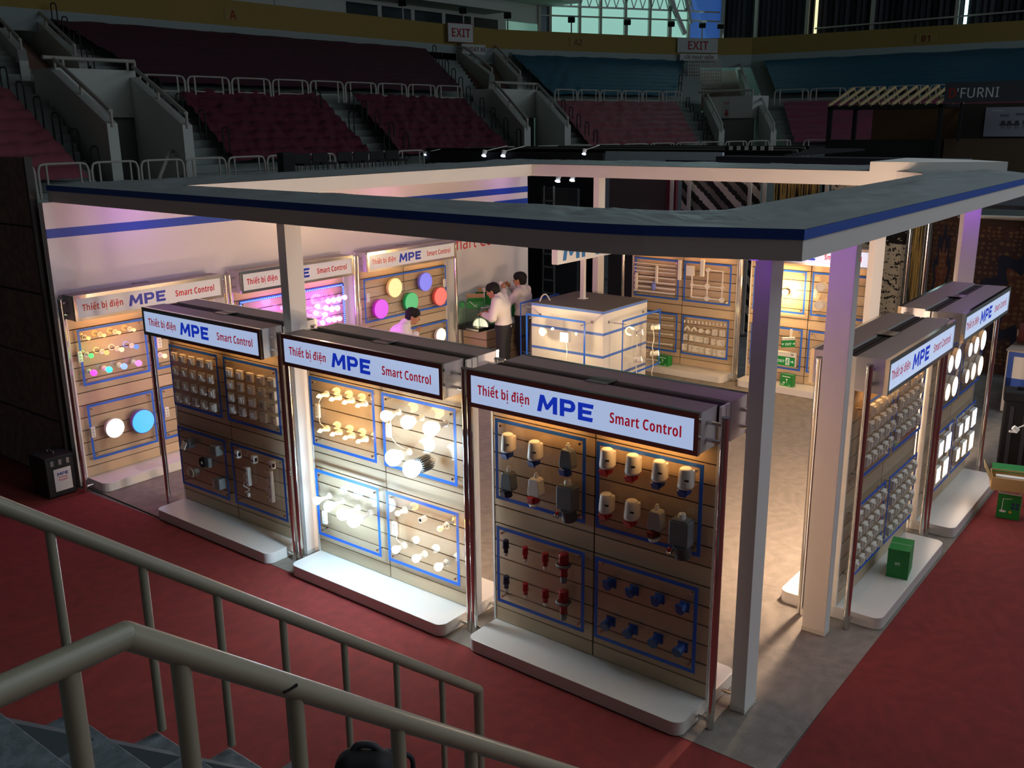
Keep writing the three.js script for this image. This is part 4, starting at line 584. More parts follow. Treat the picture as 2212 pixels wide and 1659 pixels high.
// ---------------------------------------------------------------- printed cartons
const cartonTex = (mark) => canvasTex(128, 96, (g) => { g.fillStyle = '#1d8c3c'; g.fillRect(0, 0, 128, 96); g.fillStyle = '#e9f4ea'; if (mark) { g.fillRect(20, 12, 88, 8); g.beginPath(); g.arc(70, 40, 9, 0, 7); g.fill(); g.fillRect(68, 48, 5, 20); g.fillRect(30, 62, 22, 12); g.fillRect(10, 82, 30, 5); g.fillRect(90, 82, 20, 5); } else { g.font = 'bold 15px sans-serif'; g.fillText('MPE', 46, 52); } });
const cartonMats = [false, true].map((m) => { const p = new THREE.MeshStandardMaterial({ map: cartonTex(m), roughness: .5 }); return [M.green, M.green, M.green, M.green, p, p]; });
function carton(label, w, h, d, pos, turn, kind = 0, open = false) {
  const t = thing('carton', label, 'box', pos, turn); obj('box', bx(w, h, d, 0, h / 2, 0), cartonMats[kind], t);
  if (open) { obj('flap', bx(w, .004, d * .5, 0, h + .07, -d * .62, 1.0), M.cardboard, t); obj('flap', bx(w * .9, .004, d * .45, 0, h + .05, d * .62, -.9), M.green, t); } else obj('lid_seam', bx(w * .98, .003, .004, 0, h + .001, 0), M.plasticWhite, t); return t;
}
carton('green printed carton on the base of the trunking stand', .26, .18, .14, [-3.42, .117, -9.25], -.1, 1);
carton('green printed carton on the base of the emergency light stand', .22, .2, .12, [-1.0, .117, -9.2], -.1, 1);
carton('green carton standing on the base of the switch stand', .2, .3, .32, [2.67, .117, -3.15], .15, 0);
// ---------------------------------------------------------------- white counter with lamp frames and the sign on a pole
{
  const t = thing('display_counter', 'white cube counter with blue stripes and grey top', 'counter', [-4.19, 0, -7.885]), w = 1.5, d = 1.43;
  obj('body', bx(w, 1.4, d, 0, .7, 0), M.whitePaint, t); obj('top', bx(w + .004, .01, d + .004, 0, 1.446, 0), std(0x6e675f, .8), t); obj('edge_trim', bx(w + .006, .042, d + .006, 0, 1.42, 0), std(0x5c86dc, .5), t);
  for (const y of [1.05, .66, .27]) obj('blue_stripe', bx(w + .004, .045, d + .004, 0, y, 0), std(0x4a78d6, .5), t);
}
function lampFrame(label, pos, turn, w, h) {
  const t = thing('clear_display', label, 'frame', pos, turn), d = .035; obj('acrylic_board', box2(-w / 2, w / 2, 0, h, -.003, .003), M.acrylic, t);
  for (const g of [box2(-w / 2, w / 2, h - d, h, .0035, .006), box2(-w / 2, w / 2, 0, d, .0035, .006), box2(-w / 2, -w / 2 + d, d, h - d, .0035, .006), box2(w / 2 - d, w / 2, d, h - d, .0035, .006)]) obj('blue_border', g, M.tape, t);
  for (const x of [-w / 2 + .08, w / 2 - .08]) for (const y of [.08, h - .08]) { const s = obj('standoff', rod([x, y, .02], [x, y, -.31], .01), M.chrome, t); obj('wall_plate', bx(.05, .05, .006, x, y, -.31), M.chrome, s); }
}
lampFrame('blue bordered clear frame with two lamps on the bright counter face', [-4.2, .32, -6.85], 0, 1.24, 1.0);
lampFrame('blue bordered clear frame with four cabled spot lamps on the counter side', [-3.13, .32, -7.9], Math.PI / 2, 1.28, 1.0);
lampFrame('blue bordered clear frame on the counter side facing the white wall', [-5.255, .4, -7.85], -Math.PI / 2, 1.2, 1.0);
{
  const t = thing('round_flood', 'round glowing lamp on the counter frame', 'lamp', [-4.42, 1.05, -6.845]); obj('housing', cyl(.07, .06, .06, 0, 0, .035, Math.PI / 2), M.plasticWhite, t); obj('lens', cyl(.062, .062, .006, 0, 0, .067, Math.PI / 2), glow(0xfff0c8, 4), t); pt(0xffe2a8, 1.0, [-4.42, 1.05, -6.62], .02);
  const u = thing('square_flood', 'square glowing flood lamp on the counter frame', 'lamp', [-3.94, 1.02, -6.845]); obj('housing', rb(.17, .17, .1, .012, 0, 0, .055), M.plasticWhite, u); obj('lens', cyl(.06, .06, .006, 0, 0, .107, Math.PI / 2), glow(0xfff0c8, 5), u); obj('lead', tube([[0, -.085, .05], [.02, -.25, .04], [0, -.55, .04]], .006, 6), M.plasticWhite, u); pt(0xffe2a8, 1.0, [-3.94, 1.02, -6.6], .02);
  for (const [z, y] of [[-7.66, 1.04], [-8.23, 1.04], [-7.66, .57], [-8.23, .57]]) {
    const s = thing('cabled_spot', 'white swivel spot lamp with hanging cable on the counter frame', 'lamp', [-3.12, y, z], Math.PI / 2, 'cabled spot lamps'); obj('base', cyl(.05, .05, .03, 0, 0, .02, Math.PI / 2), M.plasticWhite, s); obj('head', cyl(.052, .036, .09, .02, .01, .085, Math.PI / 2 - .2, 0, -.5), M.plasticWhite, s); obj('lens', cyl(.046, .046, .005, .042, .02, .129, Math.PI / 2 - .2, 0, -.5), glow(0xffe9bb, y > 1 ? 2.2 : 1.5), s); obj('cable', tube([[0, -.05, .03], [.015, -.2, .04], [-.01, -.34, .03], [.02, -.42, .03]], .008, 6), M.plasticWhite, s);
  }
  pt(0xffdf9f, .35, [-2.9, 1.0, -7.9], .08);
}
tag(obj('cable_loop', tube([[-4.86, 1.45, -7.3], [-4.84, 1.55, -7.36], [-4.8, 1.56, -7.42], [-4.78, 1.45, -7.5]], .014, 8), M.plasticWhite), 'white cable loop on the edge of the grey counter top', 'cable');
{
  const t = thing('pole_sign', 'white box sign with blue MPE letters on a pole above the counter', 'sign', [-4.4, 1.451, -7.98], Math.PI / 2); obj('pole', bx(.075, .72, .075, 0, .36, 0), M.whitePaint, t); obj('foot_plate', bx(.14, .01, .14, 0, .005, 0), M.whitePaint, t);
  const sx = canvasTex(1024, 320, (g) => { g.fillStyle = '#f4f7fb'; g.fillRect(0, 0, 1024, 320); logoMPE(g, 90, 290, 215, '#2f7cc8'); });
  const fm = new THREE.MeshStandardMaterial({ map: sx, roughness: .5 }); obj('sign_box', bx(1.74, .54, .12, 0, .98, 0), [M.whitePaint, M.whitePaint, M.whitePaint, M.whitePaint, fm, fm], t);
}
// ---------------------------------------------------------------- glass case, pedestal and cartons by the white wall
{
  const t = thing('plinth_counter', 'low slatted wooden counter along the white wall', 'counter', [-6.17, 0, -7.95]); obj('carcass', bx(.54, .82, 1.76, 0, .41, 0), M.groove, t);
  for (let k = 0; k < 5; k++) { const y = .085 + k * .164; obj('slat', bx(.012, .152, 1.76, .277, y, 0), slatMats[k % 3], t); obj('slat', bx(.56, .152, .012, 0, y, .887), slatMats[(k + 1) % 3], t); } obj('top', bx(.56, .02, 1.78, 0, .83, 0), M.offwhite, t);
  const c = thing('glass_case', 'glass display case with black base holding lamps', 'showcase', [-6.17, .841, -7.18]); obj('base', rb(.56, .07, .66, .006, 0, .035, 0), M.black, c); obj('front_strip', bx(.3, .03, .006, .12, .03, .333), M.steel, c);
  for (const g of [bx(.006, .34, .64, .272, .24, 0), bx(.006, .34, .64, -.272, .24, 0), bx(.55, .34, .006, 0, .24, .317), bx(.55, .34, .006, 0, .24, -.317), bx(.55, .006, .64, 0, .413, 0)]) obj('glass_pane', g, M.glass, c);
  for (const [x, z] of [[.27, .316], [-.27, .316], [.27, -.316]]) obj('corner_bead', bx(.008, .35, .008, x, .24, z), std(0x1d4a2c, .3), c);
  const h = thing('half_disc_lamp', 'warm white half round lamp inside the glass case', 'lamp', [-5.98, .915, -7.0], .2); obj('face', T(new THREE.CylinderGeometry(.15, .15, .02, 32, 1, false, Math.PI / 2, Math.PI), 0, .004, 0, Math.PI / 2), glow(0xfff2cf, .85), h); obj('rim', T(new THREE.TorusGeometry(.162, .012, 8, 32, Math.PI), 0, .012, -.006), M.steel, h);
  const b = thing('lamp_package', 'green blister package inside the glass case', 'package', [-5.98, .915, -7.3], .5); obj('card', rb(.16, .12, .06, .01, 0, .06, 0), std(0x5d9a68, .5), b); obj('blister', sph(.05, 0, .08, .03, 12), M.plasticWhite, b);
}
carton('open green carton with white print on the glass case', .34, .11, .2, [-6.1, 1.258, -7.02], .75, 0, true); carton('open green carton behind the first on the glass case', .3, .16, .22, [-6.2, 1.258, -7.38], .5, 0, true);
carton('large open green carton on the slatted counter', .36, .2, .24, [-6.2, .842, -7.75], .35, 0, true); carton('tall green carton on the slatted counter beside the large carton', .16, .36, .16, [-6.22, .842, -8.05], .3, 0); carton('closed green carton at the end of the slatted counter', .3, .24, .22, [-6.2, .842, -8.5], .1, 0, true);
for (const [x, z, y] of [[-6.3, -6.87, 1.258], [-6.32, -7.6, 1.258]]) { const b = thing('bulb_tin', 'round green bulb pack lying behind the cartons', 'package', [x, y + .055, z], .7, 'round green packs'); obj('can', cyl(.055, .055, .14, 0, 0, 0, Math.PI / 2, 0, 0, 20), M.green, b); obj('lid', cyl(.05, .05, .008, 0, 0, .072, Math.PI / 2, 0, 0, 20), std(0x2c9a4c, .5), b); }
{ const t = thing('track_stand', 'slim white lamp stand with cap on the glass case', 'lamp stand', [-5.98, 1.258, -7.12]); obj('stem', rod([0, 0, 0], [0, .3, 0], .009), M.plasticWhite, t); obj('foot', cyl(.11, .12, .02, 0, .011, 0, 0, 0, 0, 24), std(0xb9c4bb, .4), t); obj('cap', [cyl(.028, .024, .05, 0, .315, 0), bx(.09, .012, .02, 0, .34, 0)], M.plasticWhite, t); obj('cord', tube([[-.02, .02, .08], [-.05, .03, .18], [-.08, .1, .26], [-.1, .14, .3]], .006, 6), M.plasticWhite, t); }
// ---------------------------------------------------------------- black case by the booth corner
{
  const t = thing('equipment_case', 'black equipment case with a white MPE label and clasps', 'case', [-6.6, 0, .72]); obj('body', rb(.42, .48, .36, .015, 0, .245, 0), M.black, t); obj('lid', rb(.43, .05, .37, .012, 0, .505, 0), M.rubber, t);
  const lx = canvasTex(128, 160, (g) => { g.fillStyle = '#d9d7d4'; g.fillRect(0, 0, 128, 160); logoMPE(g, 22, 50, 22, '#24357c'); g.fillStyle = '#b33'; g.fillRect(30, 60, 66, 5); g.fillRect(26, 78, 76, 4); g.fillRect(40, 86, 50, 3); });
  obj('paper_label', T(new THREE.PlaneGeometry(.22, .29), .2115, .22, -.02, 0, Math.PI / 2), new THREE.MeshStandardMaterial({ map: lx, roughness: .7 }), t); for (const z of [-.1, 0, .1]) obj('clasp', bx(.012, .07, .04, .214, .45, z), M.steel, t); obj('handle', tube([[-.08, .53, 0], [-.07, .56, 0], [.07, .56, 0], [.08, .53, 0]], .01, 8), M.steel, t);
  tag(obj('paper_sheet', bx(.16, .002, .28, 0, .001, 0), std(0xd8cfc4, .8)), 'loose sheet of paper on the base of the coloured bulb stand', 'paper').position.set(-6.2, .1185, -.35);
}
// dark back wall of the neighbouring booth
{
  const t = thing('partition_wall', 'tall dark brown panelled back wall of the neighbouring booth', 'wall', [0, 0, 0]); t.userData.kind = 'structure';
  for (let r = 0; r < 5; r++) for (let c = 0; c < 4; c++) obj('panel', uvm(box2(-14.4 + c * 1.92, -12.5 + c * 1.92, r * .83 + .01, r * .83 + .815, .43, .47 - (r % 2) * .012), 'xy', .5), M.brownBoard, t);
  obj('core', box2(-14.4, -6.74, 0, 4.14, .4, .44), std(0x1c1714, .9), t); obj('edge_post', box2(-6.76, -6.71, 0, 4.15, .39, .48), std(0x3c332e, .7), t);
}
// ---------------------------------------------------------------- stair and handrails in the foreground
{
  const t = thing('staircase', 'blue grey stair with tall steps down to the carpet', 'stairs'); t.userData.kind = 'structure';
  for (let k = -2; k < 6; k++) { const y = 1.98 - .31 * k, z0 = 4.36 - .38 * k, z1 = k < -1 ? 8.5 : z0 + .42; obj('step', uvm(rb(1.86, .05, z1 - z0, .008, 2.14, y - .025, (z0 + z1) / 2), 'xz', .8), M.stairTop, t); }
  for (const x of [1.45, 2.85]) obj('stringer', beam([x, 2.42, 5.1], [x, .05, 2.2], .06, .2), std(0x4c5458, .8), t);
  const sl = .8, y1 = (z) => .87 + (z - 1.86) * .805, r1 = thing('handrail', 'farther pale green grey stair handrail ending in a post', 'handrail');
  obj('top_rail', [rod([1.3, y1(1.72), 1.72], [1.22, y1(6.2), 6.2], .034, 16), sph(.034, 1.3, y1(1.72), 1.72, 14)], M.railGrey, r1); obj('end_post', rod([1.3, y1(1.72), 1.72], [1.3, -.02, 1.72], .034, 16), M.railGrey, r1);
  [4.36, 3.98, 3.62, 3.25, 2.85, 2.46, 2.07].forEach((z) => { const x = 1.22 + .08 * (6.2 - z) / 4.5; obj('baluster', rod([x, y1(z), z], [x, y1(z) - .88, z], .02, 12), M.railGrey, r1); });
  const y2 = (z) => 3.23 - (4.96 - z) * .814, r2 = thing('handrail', 'nearer thick stair handrail bent at the landing', 'handrail');
  obj('top_rail', [rod([2.93, 3.23, 4.96], [2.93, y2(1.7), 1.7], .036, 20), rod([2.93, 3.23, 4.96], [2.93, 3.23, 7.5], .036, 20), sph(.036, 2.93, 3.23, 4.96, 16)], M.railGrey, r2);
  [5.11, 4.82, 4.46, 4.04, 3.66, 3.28, 2.9, 2.5, 2.1].forEach((z) => obj('baluster', rod([2.93, Math.min(3.23, y2(z)), z], [2.93, Math.min(3.23, y2(z)) - .93, z], .026, 14), M.railGrey, r2)); obj('chip', [bx(.006, .008, .05, 2.966, 2.855, 4.5)], M.black, r2);
}
{
  const t = thing('backpack', 'black backpack with top handle and looped strap', 'backpack', [1.98, 1.06, 3.36], .6); obj('body', T(new RoundedBoxGeometry(.3, .46, .2, 5, .09), 0, .24, 0), M.rubber, t); obj('pocket', T(new RoundedBoxGeometry(.24, .24, .08, 4, .035), 0, .15, .11), M.rubber, t);
  obj('handle', tube([[-.07, .44, -.02], [-.04, .485, -.03], [.04, .485, -.03], [.08, .43, -.03]], .018, 10), std(0x3a3a40, .6), t); obj('strap', tube([[.03, .45, -.03], [.12, .42, -.08], [.2, .34, -.14], [.19, .2, -.14], [.12, .08, -.08]], .013, 10), std(0x2e2e33, .7), t);
}
// ---------------------------------------------------------------- people
function mc(fn, c, half, res) {                                  // mesh of the zero set of fn inside a cube
  const m = new MarchingCubes(res, std(0xffffff), false, false, 60000); m.isolation = 0; const f = m.field, s = m.size, h = m.halfsize;
  for (let z = 0; z < s; z++) for (let y = 0; y < s; y++) for (let x = 0; x < s; x++) f[x + y * s + z * s * s] = -fn(c[0] + (x - h) / h * half, c[1] + (y - h) / h * half, c[2] + (z - h) / h * half);
  m.update(); const n = m.count, g = new THREE.BufferGeometry(), p = new Float32Array(n * 3);
  for (let i = 0; i < n * 3; i++) p[i] = m.positionArray[i] * half + c[i % 3];
  g.setAttribute('position', new THREE.BufferAttribute(p, 3)); g.setAttribute('normal', new THREE.BufferAttribute(m.normalArray.slice(0, n * 3), 3)); g.setAttribute('uv', new THREE.BufferAttribute(new Float32Array(n * 2), 2)); return g;
}
const cap = ([a, b, ra, rb2]) => { const d = [b[0] - a[0], b[1] - a[1], b[2] - a[2]], L = d[0] ** 2 + d[1] ** 2 + d[2] ** 2 || 1e-6; return (x, y, z) => { let t = ((x - a[0]) * d[0] + (y - a[1]) * d[1] + (z - a[2]) * d[2]) / L; t = t < 0 ? 0 : t > 1 ? 1 : t; return Math.hypot(x - a[0] - d[0] * t, y - a[1] - d[1] * t, z - a[2] - d[2] * t) - (ra + (rb2 - ra) * t); }; };
const sdf = (bones, k, grow = 0) => { const fs = bones.map(cap); return (x, y, z) => { let d = 1e3; for (const f of fs) { const e = f(x, y, z), h = Math.max(k - Math.abs(d - e), 0) / k; d = Math.min(d, e) - h * h * k * .25; } return d - grow; }; };
const skinM = std(0xc08a68, .55), hairM = std(0x0a0909, .85), shirtM = std(0xe8dfe0, .75), trouserM = std(0x23242e, .8), shoeM = std(0x15120f, .4);
function person(label, pos, turn, P) {                           // P: lean, head tilt, elbow and wrist positions (left, right) in body space, +z is forward
  const t = thing('person', label, 'person', pos, turn), L = P.lean || 0, hip = [0, .96, 0], ch = [0, 1.27, .12 * L], nk = [0, 1.47, .26 * L], hd = [P.turnHead || 0, 1.615 - (P.bow || 0) * .05, .26 * L + .03 + (P.bow || 0) * .07];
  const sh = (s) => [s * .185, 1.41, .22 * L - .01], arm = (s, i) => [[sh(s), P.el[i], .055, .042], [P.el[i], P.wr[i], .042, .029]];
  const torso = [[[-.09, .98, 0], [.09, .98, 0], .105, .105], [[0, 1.02, .01 * L], ch, .125, .135], [[-.09, 1.3, .14 * L], [.09, 1.3, .14 * L], .115, .115], [[-.15, 1.4, .22 * L], [.15, 1.4, .22 * L], .062, .062], [ch, nk, .11, .06]];
  const legs = [-1, 1].flatMap((s) => [[[s * .09, .95, 0], [s * .1, .5, .02], .095, .062], [[s * .1, .5, .02], [s * .1, .1, -.02], .06, .042]]), feet = [-1, 1].map((s) => [[s * .1, .045, -.04], [s * .115, .035, .13], .045, .036]);
  const neck = [[nk, [hd[0] * .6, hd[1] - .09, hd[2] - .02], .052, .05]];
  const fd = [0, -.35 * (P.bow || 0), 1], fl = Math.hypot(...fd), f = fd.map((v) => v / fl), up = [0, f[2], -f[1]], H = (r, u, w) => [hd[0] + r, hd[1] + up[1] * u + f[1] * w, hd[2] + up[2] * u + f[2] * w];
  const head = [[H(0, .03, -.02), H(0, .02, .03), .088, .078], [H(0, -.02, .03), H(0, -.085, .06), .065, .042], [H(0, .005, .1), H(0, -.025, .118), .012, .016], [H(-.08, .0, -.01), H(-.08, -.03, -.01), .02, .014], [H(.08, 0, -.01), H(.08, -.03, -.01), .02, .014], [H(-.022, -.055, .102), H(.022, -.055, .102), .009, .009]];
  const gs = [mc(sdf([...torso, ...legs, ...feet, ...neck, ...arm(-1, 0), ...arm(1, 1)], .05), [0, .84, .12], .92, 76), mc(sdf([...head, ...neck], .02), hd, .2, 46)];
  [0, 1].forEach((i) => {                                        // hands: palm, four curled fingers, thumb
    const e = P.el[i], w = P.wr[i], dv = V(w).sub(V(e)).normalize(), n = V(P.pn?.[i] || [0, -1, 0]); n.sub(dv.clone().multiplyScalar(n.dot(dv))).normalize(); const sd = new THREE.Vector3().crossVectors(dv, n), s = i ? 1 : -1, A = (a, b, c) => V(w).addScaledVector(dv, a).addScaledVector(sd, b).addScaledVector(n, c).toArray(), bs = [[A(-.01, 0, 0), A(.05, 0, .004), .027, .03], [A(.05, -.022, 0), A(.075, .022, 0), .018, .016]];
    for (let q = 0; q < 4; q++) { const o = (q - 1.5) * .019, l = [.034, .04, .038, .03][q]; bs.push([A(.075, o, 0), A(.075 + l, o, .012), .0095, .009], [A(.075 + l, o, .012), A(.08 + l * 1.25, o, .042), .009, .0075]); }
    bs.push([A(.02, -s * .025, .01), A(.05, -s * .05, .025), .012, .0095], [A(.05, -s * .05, .025), A(.08, -s * .045, .045), .0095, .008]); gs.push(mc(sdf(bs, .008), A(.06, 0, .01), .1, 44));
  });
  const body = obj('body', gs.map((g) => g), skinM, t);
  obj('shirt', mc(((a) => { const d = sdf([...torso, [sh(-1), P.el[0], .06, .05], [sh(1), P.el[1], .06, .05], ...[0, 1].map((i) => [P.el[i], V(P.el[i]).lerp(V(P.wr[i]), .86).toArray(), .05, .038])], .05, .018); const nf = sdf(neck, .02, .0); return (x, y, z) => Math.max(d(x, y, z), .93 - y, nf(x, y, z) < .006 && y > 1.47 ? .01 : -1) + .006 * noise.noise(x * 14, y * 9, z * 14); })(), [0, 1.22, .14], .52, 70), shirtM, t);
  obj('collar', T(new THREE.TorusGeometry(.064, .016, 8, 24), nk[0], nk[1] + .025, nk[2] + .005, Math.PI / 2 - .2), shirtM, t);
  obj('trousers', mc(((a) => { const d = sdf([...legs, [[-.08, .97, 0], [.08, .97, 0], .11, .11]], .05, .022); return (x, y, z) => Math.max(d(x, y, z), y - 1.0, .07 - y); })(), [0, .53, .0], .58, 64), P.dark ? std(0x0e0e12, .85) : trouserM, t);
  obj('belt', T(new THREE.TorusGeometry(.165, .018, 8, 32), 0, 0, 0, Math.PI / 2).applyMatrix4(new THREE.Matrix4().makeScale(1.22, 1, .82)).translate(0, .985, 0), M.black, t);
  obj('shoes', mc(sdf(feet, .02, .012), [0, .05, .05], .26, 40), shoeM, t);
  const hs = sdf([[H(0, .045, -.03), H(0, .05, .02), .1, .092], [H(0, -.03, -.05), H(0, .03, -.04), .075, .09]], .03), hf = sdf([[H(0, -.03, .1), H(0, -.1, .1), .085, .1], [H(-.1, -.06, .02), H(.1, -.06, .02), .045, .045]], .02);
  obj('hair', mc((x, y, z) => Math.max(hs(x, y, z) + .006 * noise.noise(x * 40, y * 40, z * 40), -hf(x, y, z)), hd, .2, 50), hairM, t);
  obj('eyes', [sph(.011, ...H(-.032, .012, .092), 10), sph(.011, ...H(.032, .012, .092), 10)], std(0x1a1310, .3), t);
  t.scale.setScalar(P.size || 1); return t;
}
const face = (x, z) => Math.atan2(x, z);
person('person in white shirt bowing over the glass case with both hands on a lamp', [-5.48, 0, -7.06], face(-.95, .32), { size: 1.03,  lean: .35, bow: 1.1, el: [[-.25, 1.13, .12], [.25, 1.13, .12]], wr: [[-.12, 1.16, .33], [.1, 1.15, .34]] });
person('person in white shirt holding up a white bulb beside the white wall', [-5.7, 0, -7.92], face(-.97, .25), { size: 1.045,  lean: .1, bow: .15, dark: true, el: [[-.3, 1.2, .16], [.27, 1.2, .2]], wr: [[-.12, 1.46, .32], [.1, 1.44, .34]], pn: [[1, 0, 0], [-1, 0, 0]] });
person('person in white shirt leaning forward near the purple bulbs', [-5.78, 0, -4.52], face(.75, -.66), { size: .97,  lean: 1.1, bow: .9, el: [[-.3, 1.1, .3], [.28, 1.12, .3]], wr: [[-.1, 1.32, .44], [.12, 1.0, .5]] });
{ const b = thing('held_bulb', 'white bulb held up in both hands', 'bulb', [-6.14, 1.55, -7.82]); obj('dome', sph(.05, 0, .03, 0, 18), std(0xf6f1ea, .4), b); obj('neck', cyl(.035, .022, .07, 0, -.03, 0), std(0xe6dccf, .4), b); obj('thread', cyl(.018, .018, .03, 0, -.075, 0), M.steel, b); }
{ const b = thing('held_lamp', 'small white lamp held above the glass case', 'lamp', [-5.87, 1.17, -6.93]); obj('shell', cyl(.045, .035, .06, 0, 0, 0), M.plasticWhite, b); obj('face', cyl(.04, .04, .006, 0, -.032, 0), std(0xd6e8da, .4), b); }
// ---------------------------------------------------------------- neighbouring booths
const panelThing = (name, label, cat, g, m, kind = 'structure') => { const o = tag(obj(name, g, m), label, cat); if (kind) o.userData.kind = kind; return o; };
panelThing('partition_wall', 'black partition wall of the booth behind', 'wall', box2(-13.8, -7.9, 0, 3.78, -14.1, -14), M.blackCloth); panelThing('partition_wall', 'dark blue grey partition panel beside the black wall', 'wall', box2(-9.4, -8.3, 0, 2.95, -13.6, -13.5), M.darkGrey);
panelThing('partition_wall', 'plain dusky grey cloth wall behind the white column', 'wall', box2(-7.45, -5.85, 0, 3.45, -13.7, -13.6), std(0x544a4c, .9)); panelThing('partition_wall', 'narrow crimson strip at the end of the grey cloth wall', 'wall', box2(-5.86, -5.62, 0, 3.45, -13.62, -13.52), std(0x6a1a2c, .7));
{ const t = thing('stepladder', 'aluminium stepladder leaning in the dark booth', 'ladder', [-9.1, 0, -13.4]); for (const x of [-.18, .18]) obj('rail', beam([x, 0, 0], [x * .8, 3.0, -.02], .05, .03), M.steel, t); for (let i = 1; i < 9; i++) obj('rung', bx(.34, .04, .05, 0, i * .33, 0), M.steel, t); }
const trackSpot = thing('track_spot', 'x', 'spot lamp'); obj('arm', rod([0, 0, 0], [0, .1, -1.62], .012, 8), M.plasticWhite, trackSpot); obj('head', cyl(.07, .045, .14, 0, -.05, .02, -.5), M.plasticWhite, trackSpot); obj('lens', cyl(.062, .062, .006, 0, -.115, .058, -.5), glow(0xc8d8ff, 8), trackSpot);
for (const [x, y, z, s] of [[-8.16, 3.3, -12.5, 1], [-7.75, 3.33, -12.5, 1], [-11.55, 3.8, -13.9, 1], [-10.9, 3.8, -13.9, 1], [-8.24, 3.86, -13.7, .8], [-13.78, 3.75, -14, .6]]) { const o = place(trackSpot, [x, y, z], .3, s < .9 ? 'tiny white spot lamp on the black partition' : 'white arm spot lamp above the black partition', 'arm spots'); o.scale.setScalar(s); }
areaLight(0xc8d8ff, 14, .12, .12, [-8.16, 3.12, -12.35], [-8.1, 1, -10.5]);
// hanging rugs and rack
const rugTex = (n, f) => noiseTex(n, f, true), N = (x, y, z) => noise.noise(x, y, z);
const rugs = {
  stripe: rugTex(256, (u, v) => { const d = (u * 1.85 * .62 + v * 2.95 * .78) * 2.3 + N(u * 30, v * 40, 1) * .05, k = ((d % 1) + 1) % 1, c = k < .3 ? 205 : k < .5 ? 40 : k < .74 ? 120 : 30, g = (rnd() - .5) * 40; return [c + g, c * .96 + g, c * .9 + g].map(clamp8); }),
  gold: rugTex(256, (u, v) => { const e = Math.hypot(u - .5, v - .9), on = e < .62 && N(u * 40, v * 3, 2) > -.1, g = rnd() * 24; return on ? [170 + g, 140 + g, 84] : [34 + g * .5, 30 + g * .5, 30]; }),
  bw: rugTex(256, (u, v) => { const n = N(u * 14, v * 40, 5) + .8 * N(u * 50, v * 110, 2), dark = n + (v > .62 && v < .86 ? .5 : -.35) > 0, g = rnd() * 40; return dark ? [24, 22, 22] : [190 + g * .6, 180 + g * .6, 160 + g * .6]; }),
  persian: rugTex(512, (u, v) => {
    const a = Math.abs(u - .5) * 2, b = Math.abs(v - .5) * 2, edge = Math.max(a, b), g = (rnd() - .5) * 22, fl = (k, o) => { const X = a * k * 1.6 + o, Y = b * k * 2 + o, i = Math.floor(X), j = Math.floor(Y), h = (q) => { const w = Math.sin(i * 12.9898 + j * 78.233 + q * 37.7) * 43758.5453; return w - Math.floor(w); }, x = X - i - .35 - .3 * h(1), y = Y - j - .35 - .3 * h(2), r = Math.hypot(x, y), th = Math.atan2(y, x); return h(3) > .2 && r < (.2 + .16 * h(4)) * (1 + .35 * Math.cos(th * (4 + Math.floor(h(5) * 4)))) && r > .07; };
    if (edge > .93) return [60 + g, 44 + g, 34 + g].map(clamp8); if (edge > .76) return fl(9, .2) ? [112 + g, 86 + g, 58 + g].map(clamp8) : [66 + g, 40 + g, 34 + g].map(clamp8);
    const med = Math.hypot(a * 1.1, b) + .08 * Math.cos(Math.atan2(b, a) * 10); if (med < .42) return fl(7, 0) ? [118 + g, 92 + g, 64 + g].map(clamp8) : [88 + g, 52 + g, 40 + g].map(clamp8);
    if (med < .62) return [28 + g * .5, 32 + g * .5, 52 + g * .5].map(clamp8); return fl(8, .35) ? [106 + g, 82 + g, 56 + g].map(clamp8) : [58 + g, 40 + g, 38 + g].map(clamp8);
  }),
};
function rug(label, tex, x0, x1, y0, y1, z) { const t = thing('hanging_rug', label, 'rug', [(x0 + x1) / 2, y0, z]), w = x1 - x0, h = y1 - y0, g = new THREE.BoxGeometry(w, h, .02, 24, 1, 1), p = g.attributes.position; for (let i = 0; i < p.count; i++) p.setZ(i, p.getZ(i) + .012 * Math.sin(p.getX(i) * 7)); g.computeVertexNormals(); obj('pile', T(g, 0, h / 2, 0), new THREE.MeshStandardMaterial({ map: rugs[tex], roughness: .95 }), t); obj('hanging_bar', rod([-w / 2, h + .02, 0], [w / 2, h + .02, 0], .02), M.steel, t); }
rug('black and white shaggy rug with diagonal stripes', 'stripe', -5.3, -3.45, .03, 3.45, -13.2); rug('dark rug with a golden fan pattern', 'gold', -3.15, -2.2, .03, 3.45, -13.2); rug('speckled black and cream rug', 'bw', -1.95, -.1, .03, 3.45, -13.2);
rug('narrow ornate brown rug beside the steel posts', 'persian', .1, .62, .03, 3.1, -12.9); rug('large ornate brown and navy floral rug', 'persian', .66, 3.2, .03, 2.78, -12.4); rug('brown rug with pale blotches behind steel posts', 'gold', -.14, .1, .03, 3.0, -12.65);
const rackPost = thing('rack_post', 'x', 'post'); obj('tube', bx(.07, 3.5, .05, 0, 1.75, 0), M.railBowl, rackPost); obj('foot', bx(.2, .03, .2, 0, .015, 0), M.steel, rackPost);
for (const [x, z] of [[-5.44, -13], [-5.04, -13.05], [-3.6, -13], [-3.3, -13.05], [-1.97, -13]]) place(rackPost, [x, 0, z], 0, 'pale square rack post before the hanging rugs', 'rug rack posts');
